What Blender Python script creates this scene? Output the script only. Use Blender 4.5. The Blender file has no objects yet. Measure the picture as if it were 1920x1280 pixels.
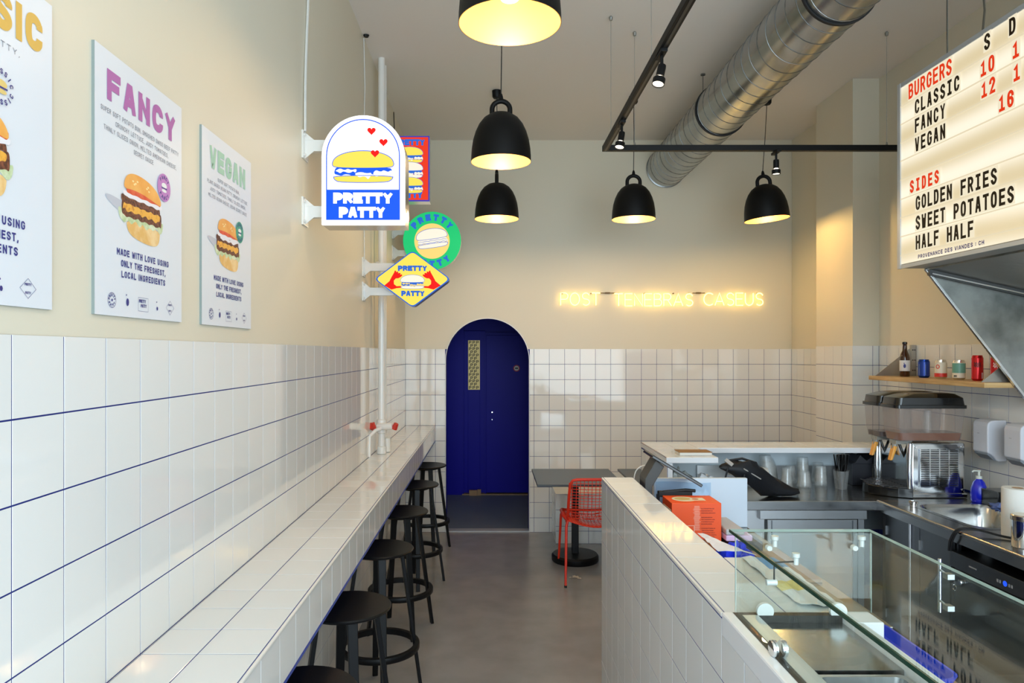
import bpy, bmesh, math, random
from mathutils import Vector, Matrix
random.seed(7)
PI = math.pi
sc = bpy.context.scene
COL = sc.collection

# ------------------------------------------------------------------ camera, light, exposure
EYE = 1.758
cam_d = bpy.data.cameras.new('camera')
cam = bpy.data.objects.new('camera', cam_d); COL.objects.link(cam)
cam.location = (0, 0, EYE); cam.rotation_euler = (PI/2, 0, 0)
cam_d.sensor_width = 36; cam_d.lens = 36*1320/1920
cam_d.shift_x = 40/1920; cam_d.shift_y = 20/1920
cam_d.clip_start = 0.05
sc.camera = cam
sc.view_settings.view_transform = 'Standard'
sc.view_settings.look = 'None'
sc.view_settings.exposure = 0.12
sc.view_settings.gamma = 1
sc.view_settings.use_curve_mapping = False

world = bpy.data.worlds.new('world'); sc.world = world
world.use_nodes = True
bg = world.node_tree.nodes['Background']
bg.inputs[0].default_value = (0.72, 0.86, 1.0, 1); bg.inputs[1].default_value = 1.6

def area_light(name, loc, rot, sx, sy, power, color):
    d = bpy.data.lights.new(name, 'AREA'); d.shape = 'RECTANGLE'; d.size = sx; d.size_y = sy
    d.energy = power; d.color = color
    o = bpy.data.objects.new(name, d); COL.objects.link(o); o.location = loc; o.rotation_euler = rot
    return o
# daylight through the shopfront behind the camera
area_light('shopfront_daylight', (1.05, -1.35, 1.88), (PI/2, 0, 0), 3.7, 3.5, 160, (0.74, 0.90, 1.0))
def point_light(name, loc, power, color, r=0.03):
    d = bpy.data.lights.new(name, 'POINT'); d.energy = power; d.color = color; d.shadow_soft_size = r
    o = bpy.data.objects.new(name, d); COL.objects.link(o); o.location = loc
    return o
def spot_light(name, loc, target, power, color, angle=60, blend=0.6):
    d = bpy.data.lights.new(name, 'SPOT'); d.energy = power; d.color = color
    d.spot_size = math.radians(angle); d.spot_blend = blend; d.shadow_soft_size = 0.03
    o = bpy.data.objects.new(name, d); COL.objects.link(o); o.location = loc
    v = Vector(target)-Vector(loc); o.rotation_euler = v.to_track_quat('-Z', 'Y').to_euler()
    return o
WARM = (1.0, 0.78, 0.45)

# ------------------------------------------------------------------ materials
def s2l(v):
    v /= 255.0
    return v/12.92 if v <= 0.04045 else ((v+0.055)/1.055)**2.4
def c(r, g, b): return (s2l(r), s2l(g), s2l(b), 1)
MATS = {}
M_SEAM = None
def mat(name, col, rough=0.5, metal=0.0, spec=0.5, coat=0.0, bump=None, var=0.0, noise=None, trans=0.0, objvar=0.0, alpha=1.0, aniso=None, sheen=0.0):
    """procedural principled material; bump=(scale,strength), noise=(scale,col2,lo,hi)"""
    if name in MATS: return MATS[name]
    m = bpy.data.materials.new(name); m.use_nodes = True
    nt = m.node_tree; b = nt.nodes['Principled BSDF']; L = nt.links.new
    b.inputs['Base Color'].default_value = col
    b.inputs['Roughness'].default_value = rough
    b.inputs['Metallic'].default_value = metal
    b.inputs['Specular IOR Level'].default_value = spec
    b.inputs['Coat Weight'].default_value = coat
    b.inputs['Coat Roughness'].default_value = 0.05
    b.inputs['Transmission Weight'].default_value = trans
    b.inputs['Alpha'].default_value = alpha
    tc = nt.nodes.new('ShaderNodeTexCoord')
    src = tc.outputs['Object']
    if aniso:
        mp = nt.nodes.new('ShaderNodeMapping'); mp.inputs['Scale'].default_value = aniso
        L(src, mp.inputs['Vector']); src = mp.outputs['Vector']
    if noise:
        n = nt.nodes.new('ShaderNodeTexNoise'); n.inputs['Scale'].default_value = noise[0]; n.inputs['Detail'].default_value = 5
        L(src, n.inputs['Vector'])
        r = nt.nodes.new('ShaderNodeValToRGB')
        r.color_ramp.elements[0].position = noise[2]; r.color_ramp.elements[1].position = noise[3]
        r.color_ramp.elements[0].color = col; r.color_ramp.elements[1].color = noise[1]
        L(n.outputs['Fac'], r.inputs['Fac']); L(r.outputs['Color'], b.inputs['Base Color'])
    if objvar:
        oi = nt.nodes.new('ShaderNodeObjectInfo')
        mr = nt.nodes.new('ShaderNodeMapRange'); mr.inputs['To Min'].default_value = 1-objvar; mr.inputs['To Max'].default_value = 1.0
        hs = nt.nodes.new('ShaderNodeHueSaturation'); hs.inputs['Color'].default_value = col
        L(oi.outputs['Random'], mr.inputs['Value']); L(mr.outputs['Result'], hs.inputs['Value'])
        L(hs.outputs['Color'], b.inputs['Base Color'])
    if bump:
        n2 = nt.nodes.new('ShaderNodeTexNoise'); n2.inputs['Scale'].default_value = bump[0]; n2.inputs['Detail'].default_value = 4
        L(src, n2.inputs['Vector'])
        bp = nt.nodes.new('ShaderNodeBump'); bp.inputs['Strength'].default_value = bump[1]; bp.inputs['Distance'].default_value = 0.002
        L(n2.outputs['Fac'], bp.inputs['Height']); L(bp.outputs['Normal'], b.inputs['Normal'])
        if var:
            mr2 = nt.nodes.new('ShaderNodeMapRange'); mr2.inputs['To Min'].default_value = max(rough-var, 0.02); mr2.inputs['To Max'].default_value = rough+var
            L(n2.outputs['Fac'], mr2.inputs['Value']); L(mr2.outputs['Result'], b.inputs['Roughness'])
    MATS[name] = m
    return m
def em(name, col, strength=1.0):
    if name in MATS: return MATS[name]
    m = bpy.data.materials.new(name); m.use_nodes = True
    b = m.node_tree.nodes['Principled BSDF']
    b.inputs['Base Color'].default_value = (col[0]*0.08, col[1]*0.08, col[2]*0.08, 1); b.inputs['Roughness'].default_value = 0.5; b.inputs['Specular IOR Level'].default_value = 0.12
    b.inputs['Emission Color'].default_value = col; b.inputs['Emission Strength'].default_value = strength
    MATS[name] = m
    return m
def glass(name, tint, ior=1.5, rough=0.0, body=0.0, bodycol=(1, 1, 1, 1), graze=1.0):
    """pane glass: transparent body, mirror reflection by angle"""
    m = bpy.data.materials.new(name); m.use_nodes = True
    nt = m.node_tree; nt.nodes.clear(); L = nt.links.new
    out = nt.nodes.new('ShaderNodeOutputMaterial')
    tr = nt.nodes.new('ShaderNodeBsdfTransparent'); tr.inputs[0].default_value = tint
    gl = nt.nodes.new('ShaderNodeBsdfGlossy'); gl.inputs['Roughness'].default_value = rough
    ge = nt.nodes.new('ShaderNodeNewGeometry'); dt = nt.nodes.new('ShaderNodeVectorMath'); dt.operation = 'DOT_PRODUCT'
    L(ge.outputs['Normal'], dt.inputs[0]); L(ge.outputs['Incoming'], dt.inputs[1])
    def mth(op, a, b=None):
        n_ = nt.nodes.new('ShaderNodeMath'); n_.operation = op
        for k_, x_ in enumerate((a, b)):
            if x_ is None: continue
            if isinstance(x_, (int, float)): n_.inputs[k_].default_value = x_
            else: L(x_, n_.inputs[k_])
        return n_.outputs[0]
    f0 = ((ior-1)/(ior+1))**2
    fr = mth('ADD', mth('MULTIPLY', mth('POWER', mth('SUBTRACT', 1.0, mth('ABSOLUTE', dt.outputs['Value'])), 5.0), (1-f0)*graze), f0)
    mx = nt.nodes.new('ShaderNodeMixShader')
    base = tr.outputs[0]
    if body > 0:
        df = nt.nodes.new('ShaderNodeBsdfDiffuse'); df.inputs[0].default_value = bodycol
        mb = nt.nodes.new('ShaderNodeMixShader'); mb.inputs[0].default_value = body
        L(tr.outputs[0], mb.inputs[1]); L(df.outputs[0], mb.inputs[2]); base = mb.outputs[0]
    L(fr, mx.inputs[0]); L(base, mx.inputs[1]); L(gl.outputs[0], mx.inputs[2])
    L(mx.outputs[0], out.inputs[0]); MATS[name] = m
    return m

M_PAINT = mat('beige wall paint', c(223, 216, 196), 0.42, spec=0.42, bump=(60, 0.12))
M_CEIL = mat('ceiling paint', c(236, 230, 222), 0.75, bump=(40, 0.15))
M_TILE = mat('glazed white tile', c(232, 232, 229), 0.05, spec=0.5, coat=0.1, objvar=0.035, bump=(7, 0.025))
M_GROUT = mat('blue grout', c(9, 34, 120), 0.7)
M_FLOOR = mat('grey epoxy floor', c(150, 149, 150), 0.26, spec=0.45, bump=(14, 0.2), noise=(5, c(140, 139, 140), 0.35, 0.7))
M_DOOR = mat('cobalt door paint', c(12, 5, 160), 0.42, spec=0.15, bump=(30, 0.1))
M_BLACK = mat('black powder coat', c(9, 10, 13), 0.42, spec=0.3, bump=(200, 0.1))
M_LAMP = mat('matt black lamp lacquer', c(9, 9, 10), 0.5, spec=0.25)
M_LAMPIN = mat('amber lamp interior', c(204, 146, 78), 0.45)  # yellow of the lamplight is put into the lining's base colour
M_STEEL = mat('brushed steel', (0.56, 0.57, 0.57, 1), 0.3, 1.0, bump=(18, 0.004), var=0.03, aniso=(6, 6, 0.6))
M_STEELH = mat('worktop steel', (0.42, 0.42, 0.41, 1), 0.2, 1.0, bump=(8, 0.08), var=0.09, aniso=(1, 6, 6))
M_STEELD = mat('dark cabinet steel', (0.22, 0.23, 0.24, 1), 0.32, 1.0, bump=(10, 0.08), var=0.08, aniso=(6, 6, 1))
M_HOOD = mat('stained hood steel', (0.38, 0.39, 0.37, 1), 0.4, 0.9, bump=(6, 0.3), var=0.15, noise=(5, (0.18, 0.19, 0.18, 1), 0.42, 0.68))
M_DUCT = mat('galvanised steel', (0.44, 0.45, 0.45, 1), 0.24, 1.0, bump=(9, 0.08), var=0.06, noise=(7, (0.36, 0.37, 0.37, 1), 0.35, 0.65))
M_CHROME = mat('chrome', (0.8, 0.8, 0.8, 1), 0.08, 1.0)
M_WPIPE = mat('white gloss pipe paint', c(232, 230, 224), 0.25, coat=0.3)
M_WPLAST = mat('white plastic', c(214, 216, 224), 0.35)
M_WHITE = mat('white laminate', c(232, 234, 238), 0.3)
M_RED = mat('orange red powder coat', c(226, 50, 24), 0.38)
M_TABLE = mat('dark grey table laminate', c(58, 64, 68), 0.35)
M_WOOD = mat('pale plywood', c(214, 178, 124), 0.5, noise=(5, c(186, 146, 92), 0.35, 0.65), aniso=(1, 1, 9))
M_GLASS = glass('clear pane', (0.955, 0.98, 0.968, 1), 1.5, graze=0.22)
M_GLEDGE = mat('green glass edge', c(28, 66, 50), 0.1, coat=0.5)
M_CUP = glass('clear cup plastic', (0.97, 0.98, 0.98, 1), 1.45, 0.05, body=0.13, bodycol=(0.95, 0.96, 0.95, 1))
M_TANK = glass('clear tank plastic', (0.86, 0.84, 0.83, 1), 1.45, 0.03, body=0.12, bodycol=(0.7, 0.62, 0.6, 1))
M_BLKPL = mat('black gloss plastic', c(12, 12, 13), 0.2, coat=0.3)
M_BLKRUB = mat('black rubber', c(16, 16, 18), 0.6)

# ------------------------------------------------------------------ mesh builder
ROOT = {}
class MB:
    def __init__(s): s.v = []; s.f = []; s.m = []; s.cm = 0
    def mat(s, i): s.cm = i; return s
    def add(s, vs, fs, m=None):
        o = len(s.v); s.v += [tuple(p) for p in vs]
        for f in fs: s.f.append([i+o for i in f]); s.m.append(s.cm if m is None else m)
    def box(s, x0, x1, y0, y1, z0, z1, m=None):
        s.add([(x0,y0,z0),(x1,y0,z0),(x1,y1,z0),(x0,y1,z0),(x0,y0,z1),(x1,y0,z1),(x1,y1,z1),(x0,y1,z1)],
              [(0,3,2,1),(4,5,6,7),(0,1,5,4),(1,2,6,5),(2,3,7,6),(3,0,4,7)], m); return s
    def poly(s, pts, m=None): s.add(pts, [list(range(len(pts)))], m); return s
    def prism(s, pts, off, m=None):
        """extrude a 3D polygon by vector off"""
        n = len(pts); off = Vector(off)
        vs = [Vector(p) for p in pts]; vs += [p+off for p in vs]
        fs = [list(range(n))[::-1], list(range(n, 2*n))]
        for i in range(n): j = (i+1) % n; fs.append([i, j, j+n, i+n])
        s.add(vs, fs, m); return s
    def tube(s, pts, r, n=8, closed=False, m=None, caps=True):
        P = [Vector(p) for p in pts]; k = len(P)
        rs = r if isinstance(r, (list, tuple)) else [r]*k
        vs = []; up = None
        for i, p in enumerate(P):
            if closed: t = P[(i+1) % k]-P[i-1]
            else: t = P[min(i+1, k-1)]-P[max(i-1, 0)]
            t.normalize()
            if up is None:
                up = Vector((0,0,1)) if abs(t.z) < 0.9 else Vector((1,0,0))
            a = up - t*up.dot(t)
            if a.length < 1e-6: a = t.orthogonal()
            a.normalize(); up = a; b = t.cross(a)
            for j in range(n):
                w = 2*PI*j/n; vs.append(p+(a*math.cos(w)+b*math.sin(w))*rs[i])
        fs = []
        for i in range(k if closed else k-1):
            i2 = (i+1) % k
            for j in range(n):
                j2 = (j+1) % n; fs.append([i*n+j, i*n+j2, i2*n+j2, i2*n+j])
        if caps and not closed:
            fs.append(list(range(n))[::-1]); fs.append([(k-1)*n+j for j in range(n)])
        s.add(vs, fs, m); return s
    def lathe(s, prof, cx=0, cy=0, cz=0, n=24, axis='z', m=None, closed=False, caps=True):
        vs = []; fs = []; k = len(prof)
        for (r, z) in prof:
            for j in range(n):
                w = 2*PI*j/n; a, b = r*math.cos(w), r*math.sin(w)
                if axis == 'z': vs.append((cx+a, cy+b, cz+z))
                elif axis == 'y': vs.append((cx+a, cy+z, cz+b))
                else: vs.append((cx+z, cy+a, cz+b))
        for i in range(k if closed else k-1):
            i2 = (i+1) % k
            for j in range(n):
                j2 = (j+1) % n; fs.append([i*n+j, i*n+j2, i2*n+j2, i2*n+j])
        if not closed and caps:
            if prof[0][0] > 1e-5: fs.append(list(range(n))[::-1])
            if prof[-1][0] > 1e-5: fs.append([(k-1)*n+j for j in range(n)])
        s.add(vs, fs, m); return s
    def xform(s, M):
        s.v = [tuple(M @ Vector(p)) for p in s.v]; return s
    def build(s, name, mats, parent=None, smooth=False, bevel=0, kind=None, label=None, seg=2, solid=0, world=True):
        me = bpy.data.meshes.new(name)
        off = ROOT.get(parent.name, Vector((0,0,0))) if (parent is not None and world) else Vector((0,0,0))
        me.from_pydata([tuple(Vector(p)-off) for p in s.v], [], s.f)
        mats = mats if isinstance(mats, (list, tuple)) else [mats]
        for m_ in mats: me.materials.append(m_)
        if len(mats) > 1: me.polygons.foreach_set('material_index', s.m)
        bm = bmesh.new(); bm.from_mesh(me)
        bmesh.ops.remove_doubles(bm, verts=bm.verts, dist=1e-6)
        if len(bm.faces) < 60000 and not name.endswith(('print', 'lettering', 'picture')): bmesh.ops.recalc_face_normals(bm, faces=bm.faces)
        bm.to_mesh(me); bm.free()
        o = bpy.data.objects.new(name, me); COL.objects.link(o)
        if parent is not None: o.parent = parent; ROOT[o.name] = off if world else Vector((0,0,0))
        if smooth:
            for p in me.polygons: p.use_smooth = True
            es = o.modifiers.new('es', 'EDGE_SPLIT'); es.split_angle = math.radians(38)
        if solid:
            sm = o.modifiers.new('so', 'SOLIDIFY'); sm.thickness = solid; sm.offset = 0
        if bevel:
            b = o.modifiers.new('bv', 'BEVEL'); b.width = bevel; b.segments = seg; b.limit_method = 'ANGLE'; b.angle_limit = math.radians(40)
        if kind: o['kind'] = kind
        if label: o['label'] = label
        return o
def thing(name, label, cat, loc=(0,0,0), group=None, kind=None):
    o = bpy.data.objects.new(name, None); COL.objects.link(o); o.location = loc; o.empty_display_size = 0.05
    ROOT[o.name] = Vector(loc)
    if label: o['label'] = label
    if cat: o['category'] = cat
    if group: o['group'] = group
    if kind: o['kind'] = kind
    return o
def tag(o, label, cat, group=None):
    o['label'] = label; o['category'] = cat
    if group: o['group'] = group
    return o
def dup(root, loc, label, rotz=0, group=None):
    r = root.copy(); COL.objects.link(r); r.location = loc; r.rotation_euler = (0,0,rotz); r['label'] = label
    if group: r['group'] = group
    for ch in root.children:
        k = ch.copy(); COL.objects.link(k); k.parent = r
        for g in ch.children:
            d = g.copy(); COL.objects.link(d); d.parent = k
    return r
def arc(cx, cy, r, a0, a1, n, ry=None):
    ry = r if ry is None else ry
    return [(cx+r*math.cos(math.radians(a0+(a1-a0)*i/n)), cy+ry*math.sin(math.radians(a0+(a1-a0)*i/n))) for i in range(n+1)]

# ------------------------------------------------------------------ tiles
TILES = {}
TH = 0.0013
def tile_mesh(w, h, th=TH):
    key = (round(w, 3), round(h, 3))
    if key in TILES: return TILES[key]
    g = 0.0016; b = 0.0004
    x0, x1, y0, y1 = -w/2+g, w/2-g, -h/2+g, h/2-g
    vs = [(x0,y0,0),(x1,y0,0),(x1,y1,0),(x0,y1,0),(x0,y0,th-b),(x1,y0,th-b),(x1,y1,th-b),(x0,y1,th-b),
          (x0+b,y0+b,th),(x1-b,y0+b,th),(x1-b,y1-b,th),(x0+b,y1-b,th)]
    fs = [(0,1,5,4),(1,2,6,5),(2,3,7,6),(3,0,4,7),(4,5,9,8),(5,6,10,9),(6,7,11,10),(7,4,8,11),(8,9,10,11)]
    me = bpy.data.meshes.new('tile'); me.from_pydata(vs, [], fs); me.materials.append(M_TILE)
    TILES[key] = me
    return me
def tile_field(parent, org, ua, ub, acuts, bcuts, skip=None, stuff=None):
    """tiles between consecutive cuts along ua and ub from org; face normal = ua x ub"""
    org = Vector(org); ua = Vector(ua); ub = Vector(ub); n = ua.cross(ub)
    off = ROOT.get(parent.name, Vector((0,0,0)))
    far = []
    for i in range(len(acuts)-1):
        for j in range(len(bcuts)-1):
            a0, a1, b0, b1 = acuts[i], acuts[i+1], bcuts[j], bcuts[j+1]
            w, h = abs(a1-a0), abs(b1-b0)
            if w < 0.012 or h < 0.012: continue
            am, bm_ = (a0+a1)/2, (b0+b1)/2
            if skip and skip(a0, a1, b0, b1): continue
            p = org+ua*am+ub*bm_-off
            R = Matrix((ua, ub, n)).transposed().to_4x4()
            J = Matrix.Rotation(random.gauss(0, 0.0013), 4, 'X') @ Matrix.Rotation(random.gauss(0, 0.0013), 4, 'Y')
            Mx = Matrix.Translation(p) @ R @ J
            me = tile_mesh(w, h)
            if stuff and stuff(a0, a1, b0, b1): far.append((me, Mx)); continue
            o = bpy.data.objects.new('tile', me); COL.objects.link(o); o.parent = parent; o.matrix_basis = Mx
    if far:
        mb = MB()
        for me, Mx in far: mb.add([Mx @ v.co for v in me.vertices], [list(p.vertices) for p in me.polygons])
        o = mb.build('tile_rows', M_TILE, parent, kind='stuff', world=False)
def cuts(a, b, first, step=0.15):
    """joint positions from a to b with one joint at 'first'"""
    k0 = math.ceil((a-first)/step-1e-6); r = [a]; k = k0
    while first+k*step < b-1e-6:
        x = first+k*step
        if x > a+0.004: r.append(x)
        k += 1
    if r[-1] > b-0.004: r[-1] = b
    else: r.append(b)
    return r

# ------------------------------------------------------------------ stroke lettering
G = {
'A': [[(0,0),(1.55,6),(2.45,6),(4,0)],[(0.7,1.7),(3.3,1.7)]],
'B': [[(0,0),(0,6),(3,6),(3.8,5.2),(3.8,4),(3,3.15),(0,3.15)],[(2.6,3.15),(3.1,3.15),(4,2.3),(4,0.9),(3.1,0),(0,0)]],
'C': [[(4,4),(4,4.9),(2.9,6),(1.1,6),(0,4.9),(0,1.1),(1.1,0),(2.9,0),(4,1.1),(4,2)]],
'D': [[(0,0),(0,6),(2.8,6),(4,4.8),(4,1.2),(2.8,0),(0,0)]],
'E': [[(4,6),(0,6),(0,0),(4,0)],[(0,3.1),(3.4,3.1)]],
'F': [[(4,6),(0,6),(0,0)],[(0,3.0),(3.4,3.0)]],
'G': [[(4,4.2),(4,4.9),(2.9,6),(1.1,6),(0,4.9),(0,1.1),(1.1,0),(2.9,0),(4,1.1),(4,2.8),(2.3,2.8)]],
'H': [[(0,0),(0,6)],[(4,0),(4,6)],[(0,3.1),(4,3.1)]],
'J': [[(3.6,6),(3.6,1.1),(2.5,0),(1.1,0),(0,1.1),(0,1.9)]],
'K': [[(0,0),(0,6)],[(4,6),(0.6,2.6)],[(1.5,3.5),(4,0)]],
'L': [[(0,6),(0,0),(3.8,0)]],
'M': [[(0,0),(0,6)],[(4.8,6),(4.8,0)],[(0.1,6),(2.4,2.2),(4.7,6)]],
'N': [[(0,0),(0,6)],[(4,6),(4,0)],[(0,6),(4,0)]],
'O': [[(1.1,0),(0,1.1),(0,4.9),(1.1,6),(2.9,6),(4,4.9),(4,1.1),(2.9,0),(1.1,0)]],
'P': [[(0,0),(0,6),(2.9,6),(4,4.9),(4,3.7),(2.9,2.6),(0,2.6)]],
'R': [[(0,0),(0,6),(2.9,6),(4,4.9),(4,3.9),(2.9,2.8),(0,2.8)],[(2.2,2.8),(4,0)]],
'S': [[(4,4.3),(4,4.9),(2.9,6),(1.1,6),(0,4.9),(0,4.2),(1.1,3.3),(2.9,2.7),(4,1.8),(4,1.1),(2.9,0),(1.1,0),(0,1.1),(0,1.7)]],
'T': [[(0,6),(4,6)],[(2,6),(2,0)]],
'U': [[(0,6),(0,1.1),(1.1,0),(2.9,0),(4,1.1),(4,6)]],
'V': [[(0,6),(1.6,0),(2.4,0),(4,6)]],
'W': [[(0,6),(1.1,0),(1.4,0),(2.7,4.6),(4.0,0),(4.3,0),(5.4,6)]],
'X': [[(0,0),(4,6)],[(0,6),(4,0)]],
'Y': [[(0,6),(2,2.8),(4,6)],[(2,2.8),(2,0)]],
'Z': [[(0,6),(4,6),(0,0),(4,0)]],
'0': [[(1.1,0),(0,1.1),(0,4.9),(1.1,6),(2.9,6),(4,4.9),(4,1.1),(2.9,0),(1.1,0)]],
'1': [[(0.5,4.8),(2,6),(2,0)],[(0.2,0),(3.8,0)]],
'2': [[(0,4.5),(0,4.9),(1.1,6),(2.9,6),(4,4.9),(4,3.8),(0,0),(4,0)]],
'6': [[(4,4.6),(4,4.9),(2.9,6),(1.1,6),(0,4.9),(0,1.1),(1.1,0),(2.9,0),(4,1.1),(4,2.3),(2.9,3.4),(0.3,3.4)]],
'.': [[(0,0),(0.3,0)]], ',': [[(0.4,0.3),(0,-0.9)]], ':': [[(0,1.2),(0.3,1.2)],[(0,4.4),(0.3,4.4)]], '-': [[(0,3),(2,3)]], '&': [[(3.8,0),(0.6,4.6),(1.4,6),(2.6,6),(3,4.8),(0.2,1.8),(0.4,0.4),(1.6,0),(3.8,2.4)]],
}
WID = {'M': 4.8, 'W': 5.4, '.': 0.3, ',': 0.4, ':': 0.3, 'J': 3.6, 'L': 3.8, '-': 2}
def smooth_corners(p):
    closed = (Vector(p[0])-Vector(p[-1])).length < 1e-6
    for it in range(2):
        q = []; n = len(p)
        for i in range(n):
            if not closed and i in (0, n-1): q.append(p[i]); continue
            if closed and i == n-1: break
            a = Vector(p[i-1] if i > 0 else p[n-2]); b = Vector(p[i]); d = Vector(p[(i+1) % n])
            u, w = b-a, d-b
            if u.length < 1e-6 or w.length < 1e-6: q.append(p[i]); continue
            ang = u.angle(w)
            if 0.2 < ang < 1.1:
                f = 0.27
                q.append(tuple(b-u*f)); q.append(tuple(b+w*f))
            else: q.append(p[i])
        if closed: q.append(q[0])
        p = q
    return p
def stroke_quads(mb, pts, t, F, m, lift, ext=0.5, clip=None):
    P = [Vector(p) for p in pts]
    P = [p for i, p in enumerate(P) if i == 0 or (p-P[i-1]).length > 1e-7]
    n = len(P)
    closed = (P[0]-P[-1]).length < 1e-6
    if closed: P = P[:-1]; n -= 1
    if n < 2: return
    if not closed:
        d0 = (P[0]-P[1]).normalized(); d1 = (P[-1]-P[-2]).normalized()
        P[0] = P[0]+d0*t*ext; P[-1] = P[-1]+d1*t*ext
    L, R = [], []
    for i in range(n):
        if closed or 0 < i < n-1:
            a = (P[i]-P[i-1]).normalized(); b = (P[(i+1) % n]-P[i]).normalized()
            na, nb = Vector((-a.y, a.x)), Vector((-b.y, b.x)); s_ = na+nb
            if s_.length < 0.3: mv = na*t/2
            else:
                s_.normalize(); mv = s_*min(t/2/max(s_.dot(na), 0.3), t*1.1)
        else:
            d = (P[1]-P[0]) if i == 0 else (P[-1]-P[-2]); d.normalize(); mv = Vector((-d.y, d.x))*t/2
        L.append(P[i]+mv); R.append(P[i]-mv)
    if clip:
        for A_ in (L, R):
            for q_ in range(len(A_)): A_[q_] = Vector((min(max(A_[q_].x, clip[0]), clip[1]), min(max(A_[q_].y, clip[2]), clip[3])))
    for i in range(n if closed else n-1):
        j = (i+1) % n
        mb.nq = getattr(mb, 'nq', 0)+1; lf = lift+(mb.nq % 23)*0.000012
        mb.poly([F(*L[i], lf), F(*L[j], lf), F(*R[j], lf), F(*R[i], lf)], m)
def text(mb, s, F, x, y, h, t, gw=0.6, gap=0.25, m=0, align='l', mono=0, lift=0.001, width=None, serifI=False):
    """s at x,y (baseline) in the plane F(a,b,lift); h cap height, t stroke, gw glyph width/height"""
    W = h*gw
    def gwid(ch):
        if ch == ' ': return W*0.5
        if mono: return W
        if ch == 'I' and not serifI: return t
        return max((W-t)*WID.get(ch, 4)/4+t, t)
    if mono: total = mono*len(s)-(mono-W)
    else:
        total = sum(gwid(ch) for ch in s)+gap*h*(len(s)-1)
    k = 1.0
    if width: k = width/total; total = width
    cx = x-(total/2 if align == 'c' else total if align == 'r' else 0)
    for ch in s:
        w = gwid(ch)
        if ch != ' ':
            if ch == 'I':
                if serifI: st = [[(2,0),(2,6)],[(0.5,0),(3.5,0)],[(0.5,6),(3.5,6)]]
                else: st = [[(0,0),(0,6)]]
                gwid_u = 4
            else: st = G[ch]; gwid_u = max(WID.get(ch, 4), 0.01)
            sx = (w-t)/gwid_u if (ch != 'I' or serifI) else 0
            sx = min(sx, (W-t)/4*1.02) if ch in '.,:' else sx
            for pl in st:
                pp = smooth_corners(pl)
                pts = [(cx+(t/2+px*sx)*k, y+t/2+py*(h-t)/6) for px, py in pp]
                stroke_quads(mb, pts, t*min(1, 0.5+k/2), F, m, lift, (0.0 if (ch in 'CSG' and t > 0.17*h) else 0.5), None if ch in '.,' else (cx-1e-5, cx+w*k+1e-5, y-1e-5, y+h+1e-5))
        cx += (mono if mono else w+gap*h)*k
def plane(o, ua, ub):
    o, ua, ub = Vector(o), Vector(ua), Vector(ub); n = ua.cross(ub).normalized()
    return lambda a, b, l=0: o+ua*a+ub*b+n*l
def flat(mb, F, pts, m=0, lift=0.001): mb.poly([F(a, b, lift) for a, b in pts], m)
def chaik(pts, it=2):
    for _ in range(it):
        q = []
        for i in range(len(pts)):
            a, b = pts[i], pts[(i+1) % len(pts)]
            q.append((a[0]*.75+b[0]*.25, a[1]*.75+b[1]*.25)); q.append((a[0]*.25+b[0]*.75, a[1]*.25+b[1]*.75))
        pts = q
    return pts
def catmull(P, n=8):
    P = [Vector(p) for p in P]; out = []
    for i in range(len(P)-1):
        p0 = P[max(i-1, 0)]; p1 = P[i]; p2 = P[i+1]; p3 = P[min(i+2, len(P)-1)]
        for k in range(n):
            t = k/n; out.append(0.5*((2*p1)+(p2-p0)*t+(2*p0-5*p1+4*p2-p3)*t*t+(3*p1-p0-3*p2+p3)*t**3))
    return out+[P[-1]]
def ell(cx, cy, rx, ry, n=28): return [(cx+rx*math.cos(2*PI*i/n), cy+ry*math.sin(2*PI*i/n)) for i in range(n)]
def rot2(pts, cx, cy, deg):
    a = math.radians(deg); ca, sa = math.cos(a), math.sin(a)
    return [(cx+(x-cx)*ca-(y-cy)*sa, cy+(x-cx)*sa+(y-cy)*ca) for x, y in pts]
# ================================================================== THE SETTING
XL, XR, YE, ZC = -0.833, 2.94, 6.88, 3.83
YF = -1.5
DX0, DX1, DCX, DR, DSP = -0.443, 0.380, -0.0315, 0.4115, 1.68
def structure(o): o['kind'] = 'structure'; return o

fl = MB(); fl.box(-1.1, 3.2, YF, 8.95, -0.12, 0)
structure(fl.build('floor', M_FLOOR))
ce = MB(); ce.box(-1.1, 3.2, YF, 7.1, ZC, ZC+0.12)
structure(ce.build('ceiling', M_CEIL))

wl = MB(); wl.box(-1.0, XL-TH, YF, YE, 0, 1.788, 1); wl.box(-1.0, XL-0.003, YF, YE, 1.788, ZC, 0)
wall_left = structure(wl.build('wall_left', [M_PAINT, M_GROUT]))
rows = [1.79-0.15*k for k in range(12)]+[0.0]
rows = rows[::-1]
ycl = cuts(0.38, YE, YE-0.105)
tile_field(wall_left, (XL-TH, 0, 0), (0,1,0), (0,0,1), ycl, [z for z in rows if z >= 1.03])
# rows below the counter are hardly seen: joined
def one_block(parent, org, ua, ub, ac, bc, name='tile_rows', skip=None):
    tile_field(parent, org, ua, ub, ac, bc, skip=skip, stuff=lambda *a: True)
one_block(wall_left, (XL-TH, 0, 0), (0,1,0), (0,0,1), cuts(0.9, YE, YE-0.105), [z for z in rows if z < 1.05])

# end wall with the arched opening
we = MB(); T = 0.17; yb = YE+TH
def end_part(x0, x1, z0, z1, m): we.box(x0, x1, (yb if m else YE+0.003), YE+T, z0, z1, m)
end_part(-1.0, DX0, 0, 1.68, 1); end_part(DX1, 3.1, 0, 1.68, 1)
ap = [(DCX+a, DSP+b) for a, b in arc(0, 0, DR, 180, 90, 14)]
zt = 1.788
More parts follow.
